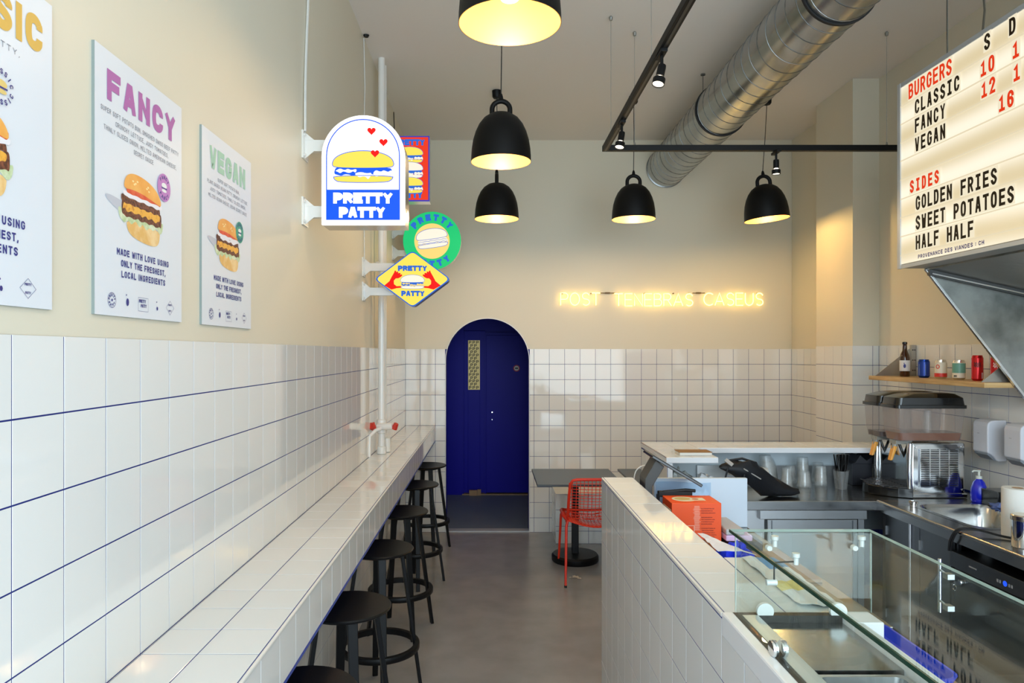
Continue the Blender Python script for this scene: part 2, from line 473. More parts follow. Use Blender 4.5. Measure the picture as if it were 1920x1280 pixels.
# strips beside the arch between spring line and tile top
la = [p for p in ap if p[1] < zt]; xa = DCX-math.sqrt(DR*DR-(zt-DSP)**2)
we.prism([(x, yb, z) for x, z in ([(-1.0, DSP)]+la+[(xa, zt), (-1.0, zt)])], (0, T-TH, 0), 1)
we.prism([(2*DCX-x, yb, z) for x, z in ([(2*DCX-3.1, DSP)]+la+[(xa, zt), (2*DCX-3.1, zt)])], (0, T-TH, 0), 1)
ua_ = [p for p in ap if p[1] >= zt]
we.prism([(x, YE+0.003, z) for x, z in ([(-1.0, zt), (xa, zt)]+ua_+[(DCX, ZC), (-1.0, ZC)])], (0, T-0.003, 0), 0)
we.prism([(2*DCX-x, YE+0.003, z) for x, z in ([(2*DCX-3.1, zt), (xa, zt)]+ua_+[(DCX, ZC), (2*DCX-3.1, ZC)])], (0, T-0.003, 0), 0)
wall_end = structure(we.build('wall_back', [M_PAINT, M_GROUT]))
rv = MB()
full = [(DX0, 0.0)]+arc(DCX, DSP, DR, 180, 0, 28)+[(DX1, 0.0)]
for (x0, z0), (x1, z1) in zip(full[:-1], full[1:]):
    rv.poly([(x0, YE-0.003, z0), (x1, YE-0.003, z1), (x1, YE+T, z1), (x0, YE+T, z0)], 0)
inn = [(DX0+0.006, 0.0)]+arc(DCX, DSP, DR-0.006, 180, 0, 28)+[(DX1-0.006, 0.0)]
for i in range(len(full)-1):
    rv.poly([(full[i][0], YE-0.004, full[i][1]), (full[i+1][0], YE-0.004, full[i+1][1]), (inn[i+1][0], YE-0.004, inn[i+1][1]), (inn[i][0], YE-0.004, inn[i][1])], 1)
    rv.poly([(inn[i][0], YE-0.004, inn[i][1]), (inn[i+1][0], YE-0.004, inn[i+1][1]), (inn[i+1][0], YE+T, inn[i+1][1]), (inn[i][0], YE+T, inn[i][1])], 0)
rv.build('arch_reveal', [M_DOOR, M_WPIPE], wall_end)
xe_l = [XL, -0.690, -0.541, DX0]
xe_r = cuts(DX1, XR, 0.4235, 0.14985)
tile_field(wall_end, (0, yb, 0), (1,0,0), (0,0,1), xe_l, rows)
hid = lambda a0, a1, b0, b1: (a0 > 1.30 and b1 < 0.95) or (a0 > 0.59 and b1 < 0.40)
tile_field(wall_end, (0, yb, 0), (1,0,0), (0,0,1), xe_r, rows, stuff=lambda a0, a1, b0, b1: hid(a0, a1, b0, b1))
th = MB(); th.box(DX0+0.006, DX1-0.006, YE, YE+0.10, 0, 0.012)
structure(th.build('trim_1', mat('threshold strip', c(186, 190, 196), 0.4, 0.1)))

# right wall, recess and pilaster
wr = MB(); wr.box(XR+TH, 3.15, YF, YE, 0, 1.788, 1); wr.box(XR+0.003, 3.15, YF, YE, 1.788, ZC, 0)
wall_right = structure(wr.build('wall_right', [M_PAINT, M_GROUT]))
rowr = [1.808-0.15*k for k in range(13)]; rowr = [z for z in rowr if z > 0]+[0.0]; rowr = rowr[::-1]
PX, PY0, PY1 = 2.74, 5.33, 5.93
one = lambda z0: [z for z in rows if z >= z0]
tile_field(wall_right, (XR+TH, 0, 0), (0,-1,0), (0,0,1), [-6.88, -6.76, -6.61, -6.466, -6.316, -6.166, -6.016, -PY1], one(0.73))
tile_field(wall_right, (XR+TH, 0, 0), (0,-1,0), (0,0,1), [-PY0]+[-(5.225-0.1535*k) for k in range(19)], [z for z in rowr if z > 0.85])
pl = MB(); pl.box(PX+TH, XR+0.05, PY0+TH, PY1, 0, 1.806, 1); pl.box(PX+0.003, XR+0.05, PY0+0.003, PY1, 1.806, ZC, 0)
pil = structure(pl.build('wall_pilaster', [M_PAINT, M_GROUT]))
tile_field(pil, (PX+TH, 0, 0), (0,-1,0), (0,0,1), [-PY1, -5.777, -5.635, -5.492, -PY0], [z for z in rowr if z > 0.60])
tile_field(pil, (0, PY0+TH, 0), (1,0,0), (0,0,1), [PX, 2.893, XR], [z for z in rowr if z > 0.85])

# shopfront wall behind the camera: sill, lintel and jambs round the big window
wf = MB(); wf.box(-1.0, 3.15, YF-0.15, YF, 0, 0.25); wf.box(-1.0, 3.15, YF-0.15, YF, 3.35, ZC); wf.box(-1.0, -0.75, YF-0.15, YF, 0.25, 3.35); wf.box(2.85, 3.15, YF-0.15, YF, 0.25, 3.35)
structure(wf.build('wall_front', M_PAINT))

# vestibule beyond the arch
vs = MB(); vs.box(-1.05, -0.98, YE+T, 8.95, 0, 2.6); vs.box(1.2, 1.27, YE+T, 8.95, 0, 2.6); vs.box(-1.05, 1.27, 8.80, 8.95, 0, 2.6)
vs.box(-1.05, 1.27, YE+T, 8.95, 2.6, 2.7)
structure(vs.build('wall_vestibule', M_DOOR))
vf = MB(); vf.box(-0.98, 1.2, YE+0.10, 8.80, 0, 0.004); structure(vf.build('floor_vestibule', mat('slate grey vestibule floor', c(118, 130, 142), 0.45, bump=(30, 0.2))))
d1 = MB(); d1.box(-0.57, -0.336, 8.66, 8.80, 0.0, 2.6); d1.box(-0.35, -0.33, 8.655, 8.80, 0.0, 2.6)
structure(d1.build('trim_2', M_DOOR))
# left leaf with the patterned window slit
d2 = MB()
wx0, wx1, wz0, wz1 = -0.279, -0.133, 1.293, 1.904
d2.box(-0.33, wx0, 8.71, 8.75, 0.02, 2.02); d2.box(wx1, -0.065, 8.71, 8.75, 0.02, 2.02)
d2.box(wx0, wx1, 8.71, 8.75, 0.02, wz0); d2.box(wx0, wx1, 8.71, 8.75, wz1, 2.02)
dl = structure(d2.build('door_1', M_DOOR, bevel=0.002))
gp = MB(); gp.box(wx0, wx1, 8.726, 8.734, wz0, wz1); gp.build('window_pane', em('backlit gold glass', c(186, 176, 124), 0.55), dl)
lp = MB(); F = plane((wx0, 8.7255, wz0), (1,0,0), (0,0,1)); rr = 0
for j in range(15):
    for i in range(-1, 4):
        x = 0.012+i*0.046+(j % 2)*0.02; z = 0.012+j*0.04
        if x < 0.004 or x > 0.115: continue
        for pts in G['P']:
            stroke_quads(lp, [(x+px*0.0062, z+py*0.0048) for px, py in pts], 0.0075, F, 0, 0.0)
lp.build('window_print', mat('dark letter film', c(40, 38, 40), 0.5), dl)
d3 = MB(); d3.box(-0.055, 0.85, 8.665, 8.71, 0.03, 1.965); dr = structure(d3.build('door_2', M_DOOR, bevel=0.003))
f3 = MB(); f3.box(-0.075, 0.87, 8.70, 8.76, 1.965, 2.0); f3.box(-0.075, -0.055, 8.68, 8.76, 0.0, 2.0); f3.build('door_frame', M_DOOR, dr)
lk = MB(); lk.lathe([(0.008,0),(0.008,0.008),(0.0,0.009)], 0.018, 8.651, 1.02, 14, 'y'); lk.build('lock', M_CHROME, dr)
lk = MB(); lk.lathe([(0.006,0),(0.006,0.006),(0.0,0.007)], 0.018, 8.655, 0.93, 14, 'y'); lk.build('keyhole', M_CHROME, dr)
sg = MB(); Fz = plane((0.318, 8.664, 1.56), (1,0,0), (0,0,1))
flat(sg, Fz, ell(0, 0, 0.041, 0.041), 0, 0.001); flat(sg, Fz, ell(0, 0, 0.030, 0.030), 1, 0.002); flat(sg, Fz, [(-0.019,-0.008),(0.019,-0.008),(0.019,0.008),(-0.019,0.008)], 2, 0.003)
tag(sg.build('door_sticker', [mat('sign red', c(200, 40, 50), 0.5), mat('sign white', c(228, 226, 226), 0.5), mat('sign black', c(30, 30, 36), 0.5)]),
    'small round red and white sticker with a black bar on the blue door', 'sticker')
sl = MB(); sl.box(-0.35, 0.9, 8.64, 8.72, 0.004, 0.018)
structure(sl.build('trim_3', mat('bare wood sill', c(150, 124, 96), 0.6)))
cb = MB(); cb.box(-0.262, -0.165, 8.60, 8.64, 0.005, 0.07); cb.box(-0.163, -0.118, 8.61, 8.64, 0.005, 0.078)
tag(cb.build('cardboard_wedge', mat('brown cardboard', c(168, 136, 104), 0.8), bevel=0.002), 'bit of folded brown cardboard at the foot of the blue door', 'cardboard')

# ================================================================== TILED COUNTERS
CT = 1.04
bar = thing('bar_counter', 'long white tiled bar counter with blue joints along the left wall', 'counter', (-0.69, 3.8, CT))
b = MB(); b.box(XL+0.002, -0.548, 0.38, YE-0.002, 0.885, CT-TH); b.build('core', M_GROUT, bar)
ycc = cuts(0.38, YE-0.002, YE-0.105)
tile_field(bar, (0, 0, CT-TH), (1,0,0), (0,1,0), [XL+0.002, -0.698, -0.5502], ycc)
tile_field(bar, (-0.548, 0, 0), (0,1,0), (0,0,1), cuts(0.38, YE-0.002, YE-0.105), [0.885, 1.028])
b = MB(); b.box(-0.550, -0.541, 0.38, YE-0.003, 1.030, CT); b.build('edge_trim', M_WPIPE, bar, bevel=0.003)
b = MB(); b.box(-0.549, -0.5415, 0.38, YE-0.003, 0.8828, 0.8850); b.build('lower_trim', mat('blue edge line', c(30, 60, 150), 0.4), bar)

ST = 1.143; SX = 0.545
srv = thing('service_counter', 'chest-high white tiled service counter in front of the kitchen', 'counter', (0.7, 2.4, 0))
b = MB(); b.box(SX+TH, 0.698, 1.6615, 3.453, 0, ST-TH); b.box(SX+TH, 0.570, 0.3, 1.6615, 0, 1.089); b.box(0.570, 0.698, 0.3, 1.6615, 0, 0.97); b.box(0.698, 0.845, 1.6615, 2.111, 1.05, ST-TH); b.build('core', M_GROUT, srv)
ycs = cuts(0.45, 3.46, 1.512)
tile_field(srv, (SX+TH, 0, 0), (0,-1,0), (0,0,1), [-y for y in ycs[::-1]], [0.10, 0.245, 0.393, 0.540, 0.688, 0.836, 0.984, 1.130])
tile_field(srv, (SX+TH, 0, 0), (0,-1,0), (0,0,1), [-y for y in ycs[::-1]], [0.0, 0.10])
yct = [y for y in ycs if y > 1.6]; yct[0] = 1.662
tile_field(srv, (0, 0, ST-TH), (1,0,0), (0,1,0), [SX+0.008, 0.698], yct)
tile_field(srv, (0, 0, ST-TH), (1,0,0), (0,1,0), [0.698, 0.848], [y for y in yct if y < 2.2])
tile_field(srv, (0, 3.453, 0), (-1,0,0), (0,0,1), [-0.698, -SX-0.004], [0.10, 0.245, 0.393, 0.540, 0.688, 0.836, 0.984, 1.130])
b = MB(); b.box(SX-0.001, SX+0.008, 1.662, 3.459, 1.132, ST+0.0003); b.build('edge_trim', M_WPIPE, srv, bevel=0.003)
b = MB(); b.box(SX+0.002, SX+TH, 3.452, 3.459, 0.0, 1.132); b.build('corner_trim', M_WPIPE, srv)

# white tiled pass counter round the back of the kitchen (L-shaped)
PT = 1.143
pas = thing('pass_counter', 'L-shaped white tiled pass counter with thin white top behind the kitchen', 'counter', (1.6, 4.6, 0))
b = MB(); b.box(1.026, 2.90, 4.525, 4.82, 1.110, PT-TH, 0); b.box(1.026, 1.33, 4.11, 4.525, 1.110, PT-TH, 0)
b.build('slab', M_WHITE, pas, bevel=0.002)
b = MB(); b.box(1.026, 1.33, 4.118, 4.815, PT-0.004, PT-0.0010); b.box(1.33, 2.90, 4.533, 4.815, PT-0.004, PT-0.0010); b.build('joint_bed', mat('grey joint', c(120, 112, 120), 0.7), pas)
tile_field(pas, (0, 0, PT-TH), (1,0,0), (0,1,0), [1.03+0.15*k for k in range(3)], [4.115, 4.22, 4.37, 4.52, 4.67, 4.818])
tile_field(pas, (0, 0, PT-TH), (1,0,0), (0,1,0), [1.33+0.15*k for k in range(11)], [4.53, 4.67, 4.818])
b = MB(); b.box(1.035, 1.065, 4.12, 4.82, 0, 1.109); b.build('side_panel', M_WHITE, pas)
b = MB(); b.box(1.0325, 1.036, 4.12, 4.82, 0, 1.109); b.build('joint_bed', M_GROUT, pas)
tile_field(pas, (1.033, 0, 0), (0,-1,0), (0,0,1), [-4.82, -4.67, -4.52, -4.37, -4.22, -4.118], [0.05, 0.20, 0.35, 0.50, 0.65, 0.80, 0.95, 1.10])
b = MB(); b.box(1.07, 2.935, 4.80, 4.82, 0.55, 1.109); b.build('back_panel', mat('pale blue grey panel', c(214, 226, 232), 0.4), pas)
b = MB(); b.box(1.066, 1.34, 4.12, 4.795, 0.915, 0.935); b.build('shelf', M_WHITE, pas)

# tiled bench under the end wall
ben = thing('tiled_bench', 'low white tiled bench along the back wall behind the tables', 'bench', (1.2, 6.6, 0))
b = MB(); b.box(0.601, 2.93, 6.467, YE-0.012, 0, 0.455); b.build('core', M_GROUT, ben)
tile_field(ben, (0, 6.467, 0), (1,0,0), (0,0,1), cuts(0.596, 1.5, 0.748, 0.152), [0, 0.115, 0.16, 0.31, 0.46])
tile_field(ben, (0.601, 0, 0), (0,-1,0), (0,0,1), [-6.875, -6.74, -6.61, -6.462], [0, 0.115, 0.16, 0.31, 0.46])
tile_field(ben, (0, 0, 0.455), (1,0,0), (0,1,0), cuts(0.596, 1.5, 0.748, 0.152), [6.462, 6.61, 6.745, 6.875])

# ================================================================== STOOLS
def make_stool():
    t = thing('bar_stool', '', 'stool', (0,0,0), 'black round-seat bar stools along the bar counter')
    s = MB(); s.lathe([(0.0,0.736),(0.165,0.736),(0.174,0.741),(0.176,0.747),(0.172,0.752),(0.10,0.748),(0.0,0.747)], n=48); s.build('seat', M_BLACK, t, smooth=True)
    for k in range(4):
        a = math.radians(22+90*k); u = Vector((math.cos(a), math.sin(a), 0)); w = Vector((-u.y, u.x, 0))
        l = MB(); top = u*0.112+Vector((0,0,0.738)); bot = u*0.216
        hw, ht = 0.020, 0.009
        vs_ = []
        for p, sc_ in ((bot, 0.72), (top, 1.0)):
            for sx, sy in ((-1,-1),(1,-1),(1,1),(-1,1)): vs_.append(p+w*hw*sc_*sx+u*ht*sy)
        l.add(vs_, [(0,3,2,1),(4,5,6,7),(0,1,5,4),(1,2,6,5),(2,3,7,6),(3,0,4,7)]); l.build('leg', M_BLACK, t, bevel=0.003)
    r = MB(); r.lathe([(0.180,0.236),(0.203,0.236),(0.206,0.24),(0.206,0.262),(0.203,0.266),(0.180,0.266)], n=48, closed=True); r.build('footrest_ring', M_BLACK, t, smooth=True)
    h = MB(); h.lathe([(0.0,0.70),(0.10,0.715),(0.12,0.7365),(0,0.7365)], n=24); h.build('seat_mount', M_BLACK, t, smooth=True)
    return t
ys = [2.09, 2.80, 3.62, 4.47, 5.38, 6.29]
lbl = ['black bar stool nearest the camera, only its seat in view at the bottom edge',
       'second black bar stool from the camera, its whole seat in view',
       'third black bar stool from the camera, under the middle of the bar counter',
       'fourth black bar stool from the camera, beside the bar counter',
       'black bar stool just before the last one, near the blue arch',
       'farthest black bar stool, standing against the tiles left of the blue arch']
st0 = make_stool()
for i, y in enumerate(ys):
    a = [0.05, 0.0, -0.12, 0.1, -0.2, 0.0][i]
    if i == 0: st0.location = (-0.572, y, 0); st0.rotation_euler = (0,0,a); st0['label'] = lbl[0]
    else: dup(st0, (-0.572, y, 0), lbl[i], a)

# ================================================================== TABLES AND RED CHAIR
def make_table(loc, lab):
    t = thing('cafe_table', lab, 'table', loc, 'dark square pedestal tables by the back wall')
    x, y, _ = loc
    m = MB(); m.box(x-0.345, x+0.345, y-0.38, y+0.38, 0.692, 0.71); m.build('tabletop', M_TABLE, t, bevel=0.002)
    m = MB(); m.box(x-0.028, x+0.028, y-0.028, y+0.028, 0.04, 0.69); m.build('column', M_BLACK, t, bevel=0.004)
    m = MB(); m.lathe([(0.0,0),(0.19,0),(0.197,0.01),(0.197,0.045),(0.185,0.06),(0.06,0.068),(0,0.068)], x, y, 0, 48); m.build('base', M_BLACK, t, smooth=True)
    m = MB(); m.box(x-0.2, x+0.2, y-0.02, y+0.02, 0.672, 0.692); m.box(x-0.02, x+0.02, y-0.2, y+0.2, 0.672, 0.692); m.build('bracket', M_BLACK, t)
    return t
make_table((0.713, 5.95, 0), 'dark grey square cafe table standing behind the red wire chair')
make_table((1.485, 5.95, 0), 'dark grey square cafe table half hidden behind the white pass counter')
tw = MB(); tw.tube([(0.52+0.36*i/16, 6.18, 0.66-0.05*math.sin(PI*i/16)) for i in range(17)], 0.006, 6)
tw.build('hanging_cable', M_BLKRUB, bpy.data.objects['cafe_table'])

ch = thing('wire_chair', 'orange red wire chair with a mesh back at the dark cafe table', 'chair', (0.80, 5.52, 0))
cx0, cx1 = 0.585, 1.015; yb0, yf0 = 5.27, 5.80
def lerp(a, b_, t): return a+(b_-a)*t
for side in (cx0, cx1):
    sgn = -1 if side == cx0 else 1
    for (yt, yfoot, xo) in ((5.36, 5.26, 0.025), (5.74, 5.845, 0.022)):
        m = MB(); m.tube([(side, yt, 0.47), (side+sgn*0.01, lerp(yt, yfoot, 0.1), 0.43), (side+sgn*xo, yfoot, 0.012)], [0.011, 0.0105, 0.009], 10)
        lg = m.build('leg', M_RED, ch, smooth=True)
        k = MB(); k.lathe([(0.0105,0.0),(0.0105,0.016)], side+sgn*xo, yfoot, 0, 10); k.build('foot_cap', M_BLKRUB, lg)
# back frame: inverted U, top edge of the back toward the camera
m = MB(); pts = [(cx0, 5.42, 0.455), (cx0, 5.345, 0.52), (cx0+0.005, 5.30, 0.68), (cx0+0.012, 5.272, 0.77)]
pts += [(cx0+0.03, 5.268, 0.797), (cx0+0.06, 5.266, 0.804), (0.80, 5.262, 0.806)]
m.tube(pts+[(2*0.80-x, y, z) for x, y, z in pts[-2::-1]], 0.011, 10); m.build('back_frame', M_RED, ch, smooth=True)
m = MB(); m.tube([(cx0-0.002, 5.36, 0.475), (cx0-0.02, 5.45, 0.488), (cx0-0.02, 5.66, 0.49), (cx0-0.004, 5.76, 0.475), (cx0+0.03, 5.80, 0.462), (0.80, 5.81, 0.455), (cx1-0.03, 5.80, 0.462), (cx1+0.004, 5.76, 0.475), (cx1+0.02, 5.66, 0.49), (cx1+0.02, 5.45, 0.488), (cx1+0.002, 5.36, 0.475)], 0.011, 10)
m.build('seat_frame', M_RED, ch, smooth=True)
def backp(u, v): # u across 0..1, v up 0..1
    bulge = math.sin(PI*u)
    y = lerp(5.345, 5.268, v)-0.045*bulge*(1-0.35*v)
    return (lerp(cx0, cx1, u), y, lerp(0.50, 0.80, v))
m = MB()
for i in range(1, 15): m.tube([backp(i/15, v/8) for v in range(9)], 0.0026, 5)
for j in range(0, 13): m.tube([backp(u/14, j/13) for u in range(15)], 0.0026, 5)
m.build('back_mesh', M_RED, ch, kind='stuff')
def seatp(u, v):
    y = lerp(5.30, 5.80, v); bul = math.sin(PI*u)
    z = 0.49-0.075*bul*(0.55+0.45*math.sin(PI*min(1, v*1.05)))-0.02*v
    return (lerp(cx0-0.01, cx1+0.01, u), y-0.045*bul*(1-v), z)
m = MB()
for i in range(0, 17): m.tube([seatp(i/16, v/10) for v in range(11)], 0.0026, 5)
for j in range(0, 16): m.tube([seatp(u/14, j/15) for u in range(15)], 0.0026, 5)
m.build('seat_mesh', M_RED, ch, kind='stuff')
fr = MB()
for (x, y, s_) in ((0.668, 5.50, 0.035), (0.69, 5.47, 0.02), (0.62, 5.49, 0.012), (0.655, 5.53, 0.015)):
    fr.poly([(x+s_*math.cos(a)*random.uniform(0.6, 1.1), y+s_*math.sin(a)*random.uniform(0.6, 1.1), 0.002+0.003*(i % 2)) for i, a in enumerate([k*PI/3.5 for k in range(7)])])
tag(fr.build('paper_scrap', mat('torn paper', c(206, 196, 182), 0.8)), 'torn scraps of pale paper on the floor under the red chair', 'litter')

# ================================================================== PENDANT LAMPS
def make_pendant(x, y, zrim, lab, tilt=0.0, rot=0.0, pw=9.5, lc=WARM):
    t = thing('pendant_lamp', lab, 'lamp', (x, y, zrim), 'black bell pendant lamps')
    R = 0.1745
    outer = [(R,0),(R*0.995,0.03),(R*0.975,0.075),(R*0.93,0.125),(R*0.85,0.172),(R*0.735,0.215),(R*0.58,0.250),(R*0.38,0.274),(R*0.16,0.285),(0.0,0.287)]
    inner = [(r*0.985 if r > 0 else 0, z-0.003 if z > 0.02 else z) for r, z in outer]
    Mt = Matrix.Translation((x, y, zrim)) @ Matrix.Rotation(tilt, 4, 'Y') 
    s = MB(); s.lathe(outer, n=64, m=0, caps=False); s.xform(Mt); s.build('shade', [M_LAMP], t, smooth=True)
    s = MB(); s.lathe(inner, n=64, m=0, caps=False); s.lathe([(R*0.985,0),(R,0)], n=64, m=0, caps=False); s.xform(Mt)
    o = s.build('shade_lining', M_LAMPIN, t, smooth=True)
    h = MB(); hp = [(-0.052,0,0.265),(-0.052,0,0.305)]+[(a, 0, 0.305+b_) for a, b_ in arc(0, 0, 0.052, 180, 0, 14, 0.048)]+[(0.052,0,0.265)]
    h.tube(hp, 0.0145, 12); h.xform(Mt @ Matrix.Rotation(rot, 4, 'Z')); h.build('handle', M_LAMP, t, smooth=True)
    k = MB(); k.lathe([(0.014,0.362),(0.012,0.378),(0.007,0.395),(0.0,0.40)], n=12); k.xform(Mt); k.build('cord_grip', M_LAMP, t, smooth=True)
    p0 = Mt @ Vector((0,0,0.39))
    w = MB(); w.tube([p0, (lerp(p0.x, x, 0.5)+0.004, y, lerp(p0.z, ZC, 0.5)), (x, y, ZC-0.03)], 0.003, 6); w.build('cord', M_BLKRUB, t)
    q = MB(); q.lathe([(0.026,-0.062),(0.034,-0.05),(0.037,-0.002),(0,-0.002)], x, y, ZC, 20); q.build('ceiling_rose', M_LAMP, t, smooth=True)
    bb = MB(); bb.lathe([(0.0,0.075),(0.03,0.082),(0.046,0.105),(0.046,0.13),(0.03,0.165),(0.018,0.19),(0.018,0.24)], n=20); bb.xform(Mt); bb.build('bulb', em('warm bulb', (1.0, 0.74, 0.36, 1), 3.0), t, smooth=True)
    pl_ = Mt @ Vector((0,0,0.03)); point_light('bulb_light', pl_, pw, lc, 0.035)
    return t
make_pendant(0.065, 2.39, 2.872, 'large-looking black bell lamp cut off by the top edge of the picture')
make_pendant(0.060, 4.09, 2.862, 'black bell lamp in the middle, right below the nearest lamp')
make_pendant(0.048, 5.58, 2.812, 'black bell lamp near the back wall, directly under the middle lamp', rot=PI/2)
make_pendant(1.157, 5.70, 2.832, 'black bell lamp hanging left of the round duct end')
make_pendant(2.245, 5.72, 2.835, 'slightly tilted black bell lamp hanging right of the duct', tilt=-0.09, pw=12.5, lc=(1.0, 0.72, 0.26))

# ================================================================== DUCT
dc = Vector((1.71, 0, 3.553)); dr_ = 0.186
du = thing('ventilation_duct', 'galvanised spiral ventilation duct running under the ceiling to the back wall', 'duct', (dc.x, 4.0, dc.z))
m = MB(); m.lathe([(dr_, y) for y in [YF+0.02+0.2*k for k in range(42)] if y < YE-0.01]+[(dr_, YE-0.005)], dc.x, 0, dc.z, 64, 'y'); m.build('duct_pipe', M_DUCT, du, smooth=True)
m = MB(); m.lathe([(dr_-0.01, YE-0.02),(dr_+0.006, YE-0.02),(dr_+0.006, YE-0.006),(dr_-0.01, YE-0.006)], dc.x, 0, dc.z, 48, 'y', closed=True); m.build('end_collar', M_DUCT, du, smooth=True)
m = MB(); pts = []
y = 0.0; k = 0
while y < YE-0.03:
    a = 2*PI*k/28; pts.append((dc.x+(dr_+0.0005)*math.cos(a), y, dc.z+(dr_+0.0005)*math.sin(a))); k += 1; y = k*0.128/28
m.tube(pts, 0.0026, 5); m.build('spiral_seam', mat('dark duct seam', (0.22, 0.23, 0.23, 1), 0.4, 1.0), du)
for yy in (3.45, 5.22):
    m = MB(); m.lathe([(dr_+0.001, yy-0.008),(dr_+0.010, yy-0.008),(dr_+0.010, yy+0.008),(dr_+0.001, yy+0.008)], dc.x, 0, dc.z, 48, 'y', closed=True); m.build('coupling_band', M_BLKRUB, du, smooth=True)
for yy in (3.47, 5.24):
    for sx in (-1, 1):
        m = MB(); m.tube([(dc.x+sx*0.13, yy, dc.z+0.14), (dc.x+sx*0.13, yy, ZC-0.002)], 0.004, 6); m.lathe([(0.018,-0.012),(0.018,-0.002)], dc.x+sx*0.13, yy, ZC, 10); m.build('hanger_rod', M_DUCT, du)

# ================================================================== TRACK LIGHTING
TZ, TX, TY = 3.075, 0.741, 4.55
tr = thing('light_track', 'black L-shaped lighting track hung on thin wires', 'track', (TX, TY, TZ))
m = MB(); m.box(TX-0.018, TX+0.018, 0.4, TY+0.018, TZ-0.018, TZ+0.018); m.build('rail', M_LAMP, tr, bevel=0.002)
m = MB(); m.box(TX+0.018, 2.93, TY-0.018, TY+0.018, TZ-0.018, TZ+0.018); m.build('rail', M_LAMP, tr, bevel=0.002)
m = MB(); m.box(TX-0.006, TX+0.006, 0.4, TY, TZ-0.0195, TZ-0.0175); m.build('conductor_groove', mat('dark groove', c(60, 58, 54), 0.4, 0.5), tr)
for (x, y) in ((TX, 4.34), (0.93, TY), (TX, 3.25), (2.56, TY), (TX, 1.9)):
    m = MB(); m.tube([(x, y, TZ+0.018), (x, y, ZC-0.01)], 0.0014, 5); m.lathe([(0.009,-0.028),(0.012,-0.01),(0.006,-0.002)], x, y, ZC, 10); m.lathe([(0.008,0.018),(0.004,0.04)], x, y, TZ, 8); m.build('suspension_wire', mat('wire metal', (0.35,0.35,0.33,1), 0.4, 0.9), tr)
def track_spot(x, y, dirv, lab, power, target, ang=50, lc=(1.0, 0.84, 0.6)):
    t = thing('track_spotlight', lab, 'spotlight', (x, y, TZ-0.02), 'black spotlights on the lighting track')
    m = MB(); m.box(x-0.014, x+0.014, y-0.05, y+0.05, TZ-0.034, TZ-0.018); m.build('adapter', M_LAMP, t, bevel=0.002)
    d = Vector(dirv).normalized(); p0 = Vector((x, y, TZ-0.03)); p1 = p0+Vector((0,0,-0.055))
    m = MB(); m.tube([p0, p1], 0.0075, 8); m.build('stem', M_LAMP, t)
    Rm = d.to_track_quat('Z', 'Y').to_matrix().to_4x4()
    m = MB(); m.lathe([(0.0,-0.01),(0.017,-0.01),(0.018,0.0),(0.018,0.045),(0.0,0.045)], n=16); m.xform(Matrix.Translation(p1) @ Rm); m.build('socket', M_LAMP, t, smooth=True)
    m = MB(); m.lathe([(0.02,0.052),(0.027,0.056),(0.027,0.083),(0.024,0.083),(0.024,0.06),(0.02,0.056)], n=20, closed=True); m.xform(Matrix.Translation(p1) @ Rm); m.build('ring', M_LAMP, t, smooth=True)
    m = MB(); m.lathe([(0.012,0.044),(0.016,0.052),(0.0235,0.078),(0.0,0.079)], n=16); m.xform(Matrix.Translation(p1) @ Rm); m.build('bulb', em('spot bulb', (1.0, 0.88, 0.66, 1), 7.0), t, smooth=True)
    spot_light('spot_beam', p1+d*0.09, target, power, lc, ang)
track_spot(TX, 3.05, (-0.25, -0.2, -1), 'track spotlight higher up, nearest to the camera of the three', 22, (0.4, 2.6, 0))
track_spot(TX, 3.98, (-0.2, -0.2, -1), 'track spotlight close to the corner of the black track', 22, (0.5, 3.7, 0))
track_spot(1.845, TY, (0, 0, -1), 'track spotlight pointing straight down beside the tilted bell lamp', 18, (1.85, 4.5, 0))
# ================================================================== POSTERS
INK = mat('navy print', c(44, 48, 128), 0.5); INKG = mat('grey print', c(96, 100, 118), 0.5)
PB = {'bun': mat('printed bun', c(236, 150, 50), 0.45, noise=(16, c(250, 186, 96), 0.35, 0.7)),
      'bunlow': mat('printed lower bun', c(232, 182, 104), 0.45, noise=(30, c(246, 214, 158), 0.4, 0.65)),
      'tomato': mat('printed tomato', c(222, 70, 36), 0.45, noise=(40, c(238, 110, 70), 0.45, 0.7)),
      'onion': mat('printed onion', c(240, 236, 240), 0.45),
      'patty': mat('printed patty', c(74, 36, 26), 0.5, noise=(120, c(140, 78, 56), 0.4, 0.65)),
      'cheese': mat('printed cheese', c(242, 178, 66), 0.45, noise=(90, c(190, 110, 40), 0.5, 0.75)),
      'lettuce': mat('printed lettuce', c(186, 206, 150), 0.45, noise=(60, c(222, 230, 200), 0.4, 0.65)),
      'shadow': mat('printed shadow', c(196, 198, 208), 0.5), 'seed': mat('printed seeds', c(255, 226, 160), 0.45)}
PKEYS = ['bun', 'bunlow', 'tomato', 'onion', 'patty', 'cheese', 'lettuce', 'shadow', 'seed']
PM = [PB[k] for k in PKEYS]
def wavy(x0, x1, y, amp, n, ph=0, seed=1):
    r = random.Random(seed)
    return [(lerp(x0, x1, i/n), y+amp*math.sin(i*1.9+ph)+amp*0.5*r.uniform(-1, 1)) for i in range(n+1)]
def band(top, bot): return top+bot[::-1]
